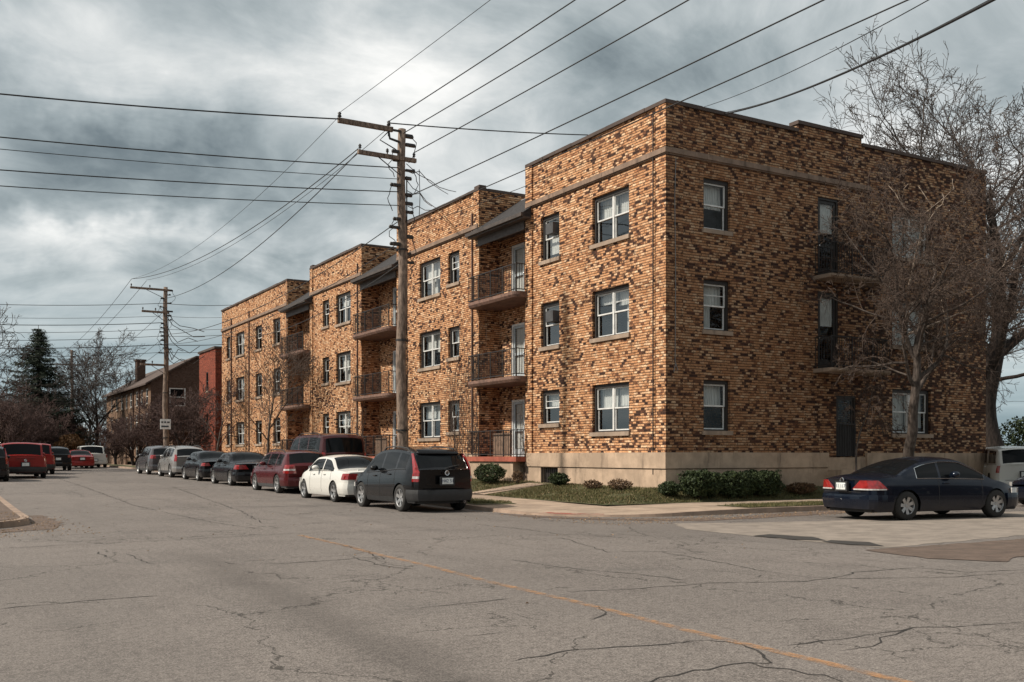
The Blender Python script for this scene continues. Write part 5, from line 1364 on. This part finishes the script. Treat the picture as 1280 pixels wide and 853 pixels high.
# spreading tree in front of the side wall
k, nf = tree((26.6, 21.0), 13.0, .19, 12, 'twiggy bare street tree spreading in front of the side wall behind the blue coupe', ('bark', 'twig'), levels=5, kids=[14, 7, 6, 5, 4], start=[.40, .12, .1, .1, .1], ang=(.5, 1.25), ratio=(.44, .66), up=.2, wander=.095, drooplvl=4, droop=.35, rmin=.0065, limbr=.03, trunkfrac=.62, seg=.35); print('tree', nf)
pe = MB(); rp = random.Random(4); o_ = dict(TREE); o_.update(levels=2, kids=[3, 2], start=[.4, .3], wander=.12, rmin=.012, limbr=.0)
for z0, d0, l0 in ((6.1, (.9, -.3, .55), 3.6), (5.2, (.7, -.2, .25), 3.2), (6.6, (-.2, -.4, 1.0), 2.6)): grow(pe, pe, (0, 0, z0), d0, l0, .045, 0, rp, o_)
pe.build('sunlit_limb', M['barksunlit'], k, True)  # limbs catching the sun, their brightness painted as lighter bark
k, nf = tree((24.8, 21.4), 5.0, .05, 31, 'small weeping bare ornamental tree by the barred side door', ('bark', 'twig'), levels=4, kids=[12, 6, 5, 3], start=[.62, .1, .1], ang=(.7, 1.35), ratio=(.30, .5), droop=.9, drooplvl=1, rmin=.006, limbr=.02, trunkfrac=.8, seg=.25); print('tree', nf)
GB = 'big bare trees beyond the building'
for pos, h, r, sd, lb, ln in (((46.0, 31.0, 0), 22.5, .58, 4, 'massive dark bare tree rising at the right edge beyond the white pickup', (.05, .0)), ((41, 33, 0), 20.5, .34, 17, 'bare tree whose fine crown shows above the side parapet', (-.05, 0)),
                              ((45, 36, 0), 21.5, .30, 29, 'bare tree crown rising above the far right end of the side parapet', (.0, .0)), ((42.5, 23.5, 0), 18, .40, 43, 'nearest big bare tree leaning in from the right edge', (-.12, .05)),
                              ((60, 42, 0), 20, .36, 51, 'bare tree deep behind the white pickup', (0, 0))):
    k, nf = tree(pos, h, r, sd, lb, ('barkdark', 'twiggrey'), GB, levels=5, kids=[9, 6, 5, 4, 3], rmin=.012, limbr=.08, seg=.7, lean=ln, trunkfrac=.66, wander=.075, start=[.28, .2, .15, .1]); print('tree', nf)
# street trees on the far left and along the kerb
k, nf = tree((16.5, 54.5), 8.4, .09, 61, 'slender bare young tree in front of the far end of the apartment facade', ('bark', 'twig'), levels=4, kids=[10, 6, 4, 3], start=[.3, .15], ang=(.35, .8), rmin=.010, limbr=.04)
k, nf = tree((17.4, 69), 7.0, .09, 62, 'small bare tree by the end of the apartment facade', ('bark', 'twigred'), levels=4, kids=[9, 6, 4, 3], start=[.3, .15], ang=(.4, .9), rmin=.011, limbr=.04)
GF = 'bare trees up the street'
spots = [((16.9, 76), 6.5, 'low spreading bare tree before the red brick building', 'twigred', 0), ((17.2, 84), 6.5, 'bare tree with reddish twigs before the brown building', 'twigred', 0), ((16.0, 91), 4.6, 'bare tree in front of the brown building gable', 'twigred', 0),
         ((15.9, 99), 4.8, 'bare tree hugging the street front of the brown building', 'twigred', 0), ((15.9, 112), 14.6, 'round crowned bare tree left of the brown building', 'twiggrey', 1),
         ((13.2, 110), 6.0, 'dark bare tree between the conifer and the distant pole', 'twigred', 0), ((17.0, 122), 11.0, 'bare tree behind the round crowned one', 'twiggrey', 1),
         ((4.0, 76.4), 15.0, 'tall bare tree cut off by the left edge', 'twiggrey', 1), ((6.0, 90), 7.0, 'bare tree by the left edge, low and wide', 'twigred', 0), ((8.0, 99), 6.4, 'dense reddish bare tree left of the conifer', 'twigred', 0),
         ((10.4, 102), 5.2, 'dense bare tree in front of the conifer', 'twigred', 0), ((6.5, 104), 7, 'bare tree behind the red pickup trucks', 'twigred', 0), ((12.5, 125), 10.0, 'far bare tree beyond the conifer', 'twigred', 0)]
for i, (pos, h, lb, mt, big) in enumerate(spots):
    k, nf = tree((*pos, gz(pos[1])), h, .22 if big else .15, 70+i, lb, ('barkdark', mt), GF, levels=5 if big else 4, kids=[9, 7, 5, 4, 3], start=[.25 if big else .15, .15], ang=(.4, .9), ratio=(.5, .72), rmin=.015, limbr=.07, seg=.6, stems=1 if big else 2)
print('far tree', nf)
def conifer(pos, h, rad, label):
    e = empty('conifer', pos, 0, label, 'tree'); rnd = random.Random(9); t = MB(); t.tube([(0, 0, 0), (0, 0, h*.5), (0, 0, h)], [.28, .16, .02], 8); t.build('trunk', M['barkdark'], e, True)
    c = MB(); nl = 44
    for k in range(nl):
        z = lerp(1.2, h-.15, (k/nl)**.92); R = rad*(1-(z/h))**.82*rnd.uniform(.82, 1.12)+.16; nb = 11
        for j in range(nb):
            a = rnd.uniform(0, 6.28); l = R*rnd.uniform(.65, 1.15); m = max(4, int(l/.10))
            for q in range(m):
                t_ = (q+.5)/m; x = math.cos(a)*l*t_; y = math.sin(a)*l*t_; zz = z-.30*l*t_+.28*l*t_*t_
                for s_ in range(5):
                    w = .30*(1-t_*.6); ox, oy, oz = rnd.uniform(-w, w), rnd.uniform(-w, w), rnd.uniform(-.16, .04); b = Vector((x+ox*.7, y+oy*.7, zz+oz)); v1 = Vector((rnd.uniform(-.2, .2), rnd.uniform(-.2, .2), rnd.uniform(-.13, .02))); v2 = Vector((rnd.uniform(-.05, .05), rnd.uniform(-.05, .05), rnd.uniform(-.04, .05)))
                    c.q([b, b+v1+v2, b+v1*1.6-v2])
    c.build('crown', M['needle'], e); return e
conifer((10.4, 109.5, .5), 13.8, 6.0, 'tall dark spruce standing among the bare trees up the street')
def shrub(pos, size, n, label, mat='hedge', name='shrub', leaf=.035, seed=1, group=None, square=0.0, stems=8):
    e = empty(name, (pos[0], pos[1], lawn_z(pos[0], pos[1])-.02 if len(pos) == 2 else pos[2]), 0, label, 'shrub', group); rnd = random.Random(seed); m = MB()
    sx, sy, sz = size
    for _ in range(n):
        while True:
            v = Vector((rnd.uniform(-1, 1), rnd.uniform(-1, 1), rnd.uniform(-1, 1)))
            pw = 2+square*4; rr_ = (abs(v.x)**pw+abs(v.y)**pw+abs(v.z)**pw)**(1/pw)
            lim = .86+.22*mnoise.noise(v*2.6+Vector((seed, 0, 0)))+.08*mnoise.noise(v*7)
            if rr_ < lim and (rr_ > lim-.35 or rnd.random() < .25): break
        p = Vector((v.x*sx, v.y*sy, (v.z+1)*.5*sz+.02)); s = leaf*rnd.uniform(.6, 1.4)
        a, b = Vector((rnd.uniform(-1, 1), rnd.uniform(-1, 1), rnd.uniform(-1, 1))).normalized(), Vector((rnd.uniform(-1, 1), rnd.uniform(-1, 1), rnd.uniform(-1, 1))).normalized()
        m.q([p-a*s, p+b*s*.6, p+a*s, p-b*s*.6])
    m.build('foliage', M[mat], e); st = MB()
    for k in range(stems): an = rnd.uniform(0, 6.28); st.tube([(0, 0, 0), (math.cos(an)*sx*.4, math.sin(an)*sy*.4, sz*.45), (math.cos(an)*sx*.7, math.sin(an)*sy*.7, sz*.8)], [.015, .01, .005], 4, caps=False)
    st.build('stem', M['bark'], e); return e
GH = 'clipped green bushes along the side wall'
shrub((19.35, 22.35), (.66, .5, .82), 9000, 'round clipped green bush left of the box hedge by the side wall', seed=1, group=GH, square=.3)
shrub((20.65, 22.35), (.62, .5, .76), 8000, 'left bush of the clipped box hedge by the side wall', seed=2, group=GH, square=.8)
shrub((21.75, 22.4), (.66, .5, .78), 8000, 'right bush of the clipped box hedge by the side wall', seed=3, group=GH, square=.8)
shrub((18.35, 22.5), (.36, .36, .45), 2600, 'small loose bush at the corner of the foundation', seed=5, leaf=.03)
shrub((18.15, 27.9), (.32, .5, .45), 2600, 'low green bush right of the barred basement window', seed=6, leaf=.035)
shrub((17.6, 31.6), (.5, 1.0, .8), 4200, 'spreading green bush in front of the porch steps', seed=7, leaf=.035)
shrub((17.9, 25.6), (.25, .5, .3), 700, 'brown withered plant by the foundation, nearer the corner', 'shrubdry', seed=8, leaf=.03)
shrub((17.95, 24.3), (.3, .55, .36), 900, 'brown withered plant at the foundation corner', 'shrubdry', seed=9, leaf=.03)
shrub((18.0, 30.3), (.2, .3, .5), 500, 'dry stalks left of the barred basement window', 'shrubdry', seed=10, leaf=.03)
shrub((23.4, 22.4), (.7, .4, .4), 1500, 'dry low plant at the right end of the box hedge', 'shrubdry', seed=12, leaf=.035)
shrub((12.1, 100, .5), (1.6, 1.6, 3.0), 9000, 'russet rounded bush behind the small dark utility vehicle', 'oakbrown', seed=11, leaf=.12)
for i, (x, y, w, h) in enumerate(((7, 104, 4, 4.0), (11.5, 113, 4, 4.6), (15, 128, 5, 4.5), (4, 92, 4, 4.2))):
    shrub((x, y, .5), (w, 1.5, h), 9000, ('thicket of brown brush behind the red pickup trucks', 'thicket of brown brush under the conifer', 'thicket of brown brush at the end of the road', 'thicket of brown brush at the left edge')[i], 'shrubdry', 'thicket', .12, 20+i, 'brown thickets closing the street', .4)
for i, (x, y, w, h) in enumerate(((49, 37, 4, 4.5), (58, 36, 4, 4.0))):
    shrub((x, y, 0), (w, 1.5, h), 9000, ('dark evergreen bush under the massive bare tree', 'dark evergreen bush farther right behind the white pickup')[i], 'hedge', 'thicket', .10, 30+i, None, .4)
# bare climber stems on the street front
def vine(a0, a1, ztop, n, seed, label):
    e = MB(); rnd = random.Random(seed)
    for _ in range(n):
        a = rnd.uniform(a0, a1); z = .4; pts = [A_.p(a, .08, z)]; zt = ztop*rnd.uniform(.3, 1); dr = rnd.uniform(-.05, .05)
        while z < zt: z += rnd.uniform(.15, .4); a += rnd.gauss(dr, .07); pts.append(A_.p(a, rnd.uniform(.04, .15), z))
        if len(pts) > 2: e.tube(pts, [lerp(.014, .005, k/len(pts)) for k in range(len(pts))], 3, caps=False)
        for p in pts[2:]:
            if rnd.random() < .6: q = Vector(p)+Vector((-rnd.uniform(.02, .12), rnd.uniform(-.35, .35), rnd.uniform(-.1, .35))); e.tube([p, q], .005, 3, caps=False)
    return tag(e.build('climbing_vine', M['twig']), label, 'vine', 'bare climbers on the street front')
vine(11.3, 13.6, 7.6, 34, 1, 'bare vine stems climbing the brickwork left of the near balconies')
vine(17.6, 18.9, 6.0, 12, 2, 'bare vine stems climbing beside the second balcony stack')
vine(22.9, 24.6, 7.5, 16, 3, 'bare vine stems climbing between the middle block windows')
vine(34.8, 40, 5.5, 22, 4, 'bare vine stems climbing the farthest block')
vine(7.5, 8.0, 4.0, 6, 5, 'few bare vine stems by the near stoop')
# board fence at the far end of the road
fe = empty('board_fence', (16.4, 97, gz(97)), 0, 'weathered board fence at the far right side of the road', 'fence'); m = MB(); po = MB(); rnd = random.Random(2)
for k in range(60): y = k*.2; m.box((-.02, y, 0.05), (.02, y+.185, 1.7+rnd.uniform(-.03, .03)))
m.build('boards', M['wood'], fe); 
for k in range(6): po = MB(); po.box((.03, k*2.4, 0), (.13, k*2.4+.1, 1.75)); po.build('post', M['wood'], fe)

# houses across the junction, behind where the photographer stands: they show in window and paint reflections
def plain_house(x, y, w, d, h, label, mat, gr='houses across the junction behind the viewer'):
    loc = (x, y); e = empty('house', (x, y, 0), 0, label, 'house', gr); F1 = Face(x, y+d, 1, 0, 0, 1); F2 = Face(x+w, y, 0, 1, 1, 0); m = MB()
    hs = [(a, a+1, z, z+1.4) for a in (1.5, 5, 8.5) for z in (1, 4)]
    F1.wall(m, 0, w, 0, h, hs, .2); F2.wall(m, 0, d, 0, h, hs[:4], .2); Face(x, y, 1, 0, 0, -1).wall(m, 0, w, 0, h); Face(x, y, 0, 1, -1, 0).wall(m, 0, d, 0, h)
    m.q([(x, y, h), (x, y+d, h), (x, y+d/2, h+3)]); m.q([(x+w, y, h), (x+w, y+d, h), (x+w, y+d/2, h+3)]); part(m, 'wall', M[mat], e, loc)
    r = MB(); r.q([(x-.4, y-.5, h-.2), (x+w+.4, y-.5, h-.2), (x+w+.4, y+d/2, h+3.1), (x-.4, y+d/2, h+3.1)]); r.q([(x-.4, y+d+.5, h-.2), (x+w+.4, y+d+.5, h-.2), (x+w+.4, y+d/2, h+3.1), (x-.4, y+d/2, h+3.1)]); part(r, 'roof', M['brownroof'], e, loc)
    for q in hs: simple_window(F1, e, loc, *q)
    for q in hs[:4]: simple_window(F2, e, loc, *q)
plain_house(16, -26, 12, 12, 6.6, 'brown brick house across the side street, facing the long facade', 'brownbrick')
plain_house(34, -24, 13, 12, 7.0, 'darker brick house across the side street, farther right', 'darkbrick')
plain_house(-32, -20, 13, 12, 6.6, 'red brick house across the junction to the left', 'redbrick')
plain_house(-34, 30, 12, 13, 6.8, 'brown brick house across the main street on the left', 'brownbrick')
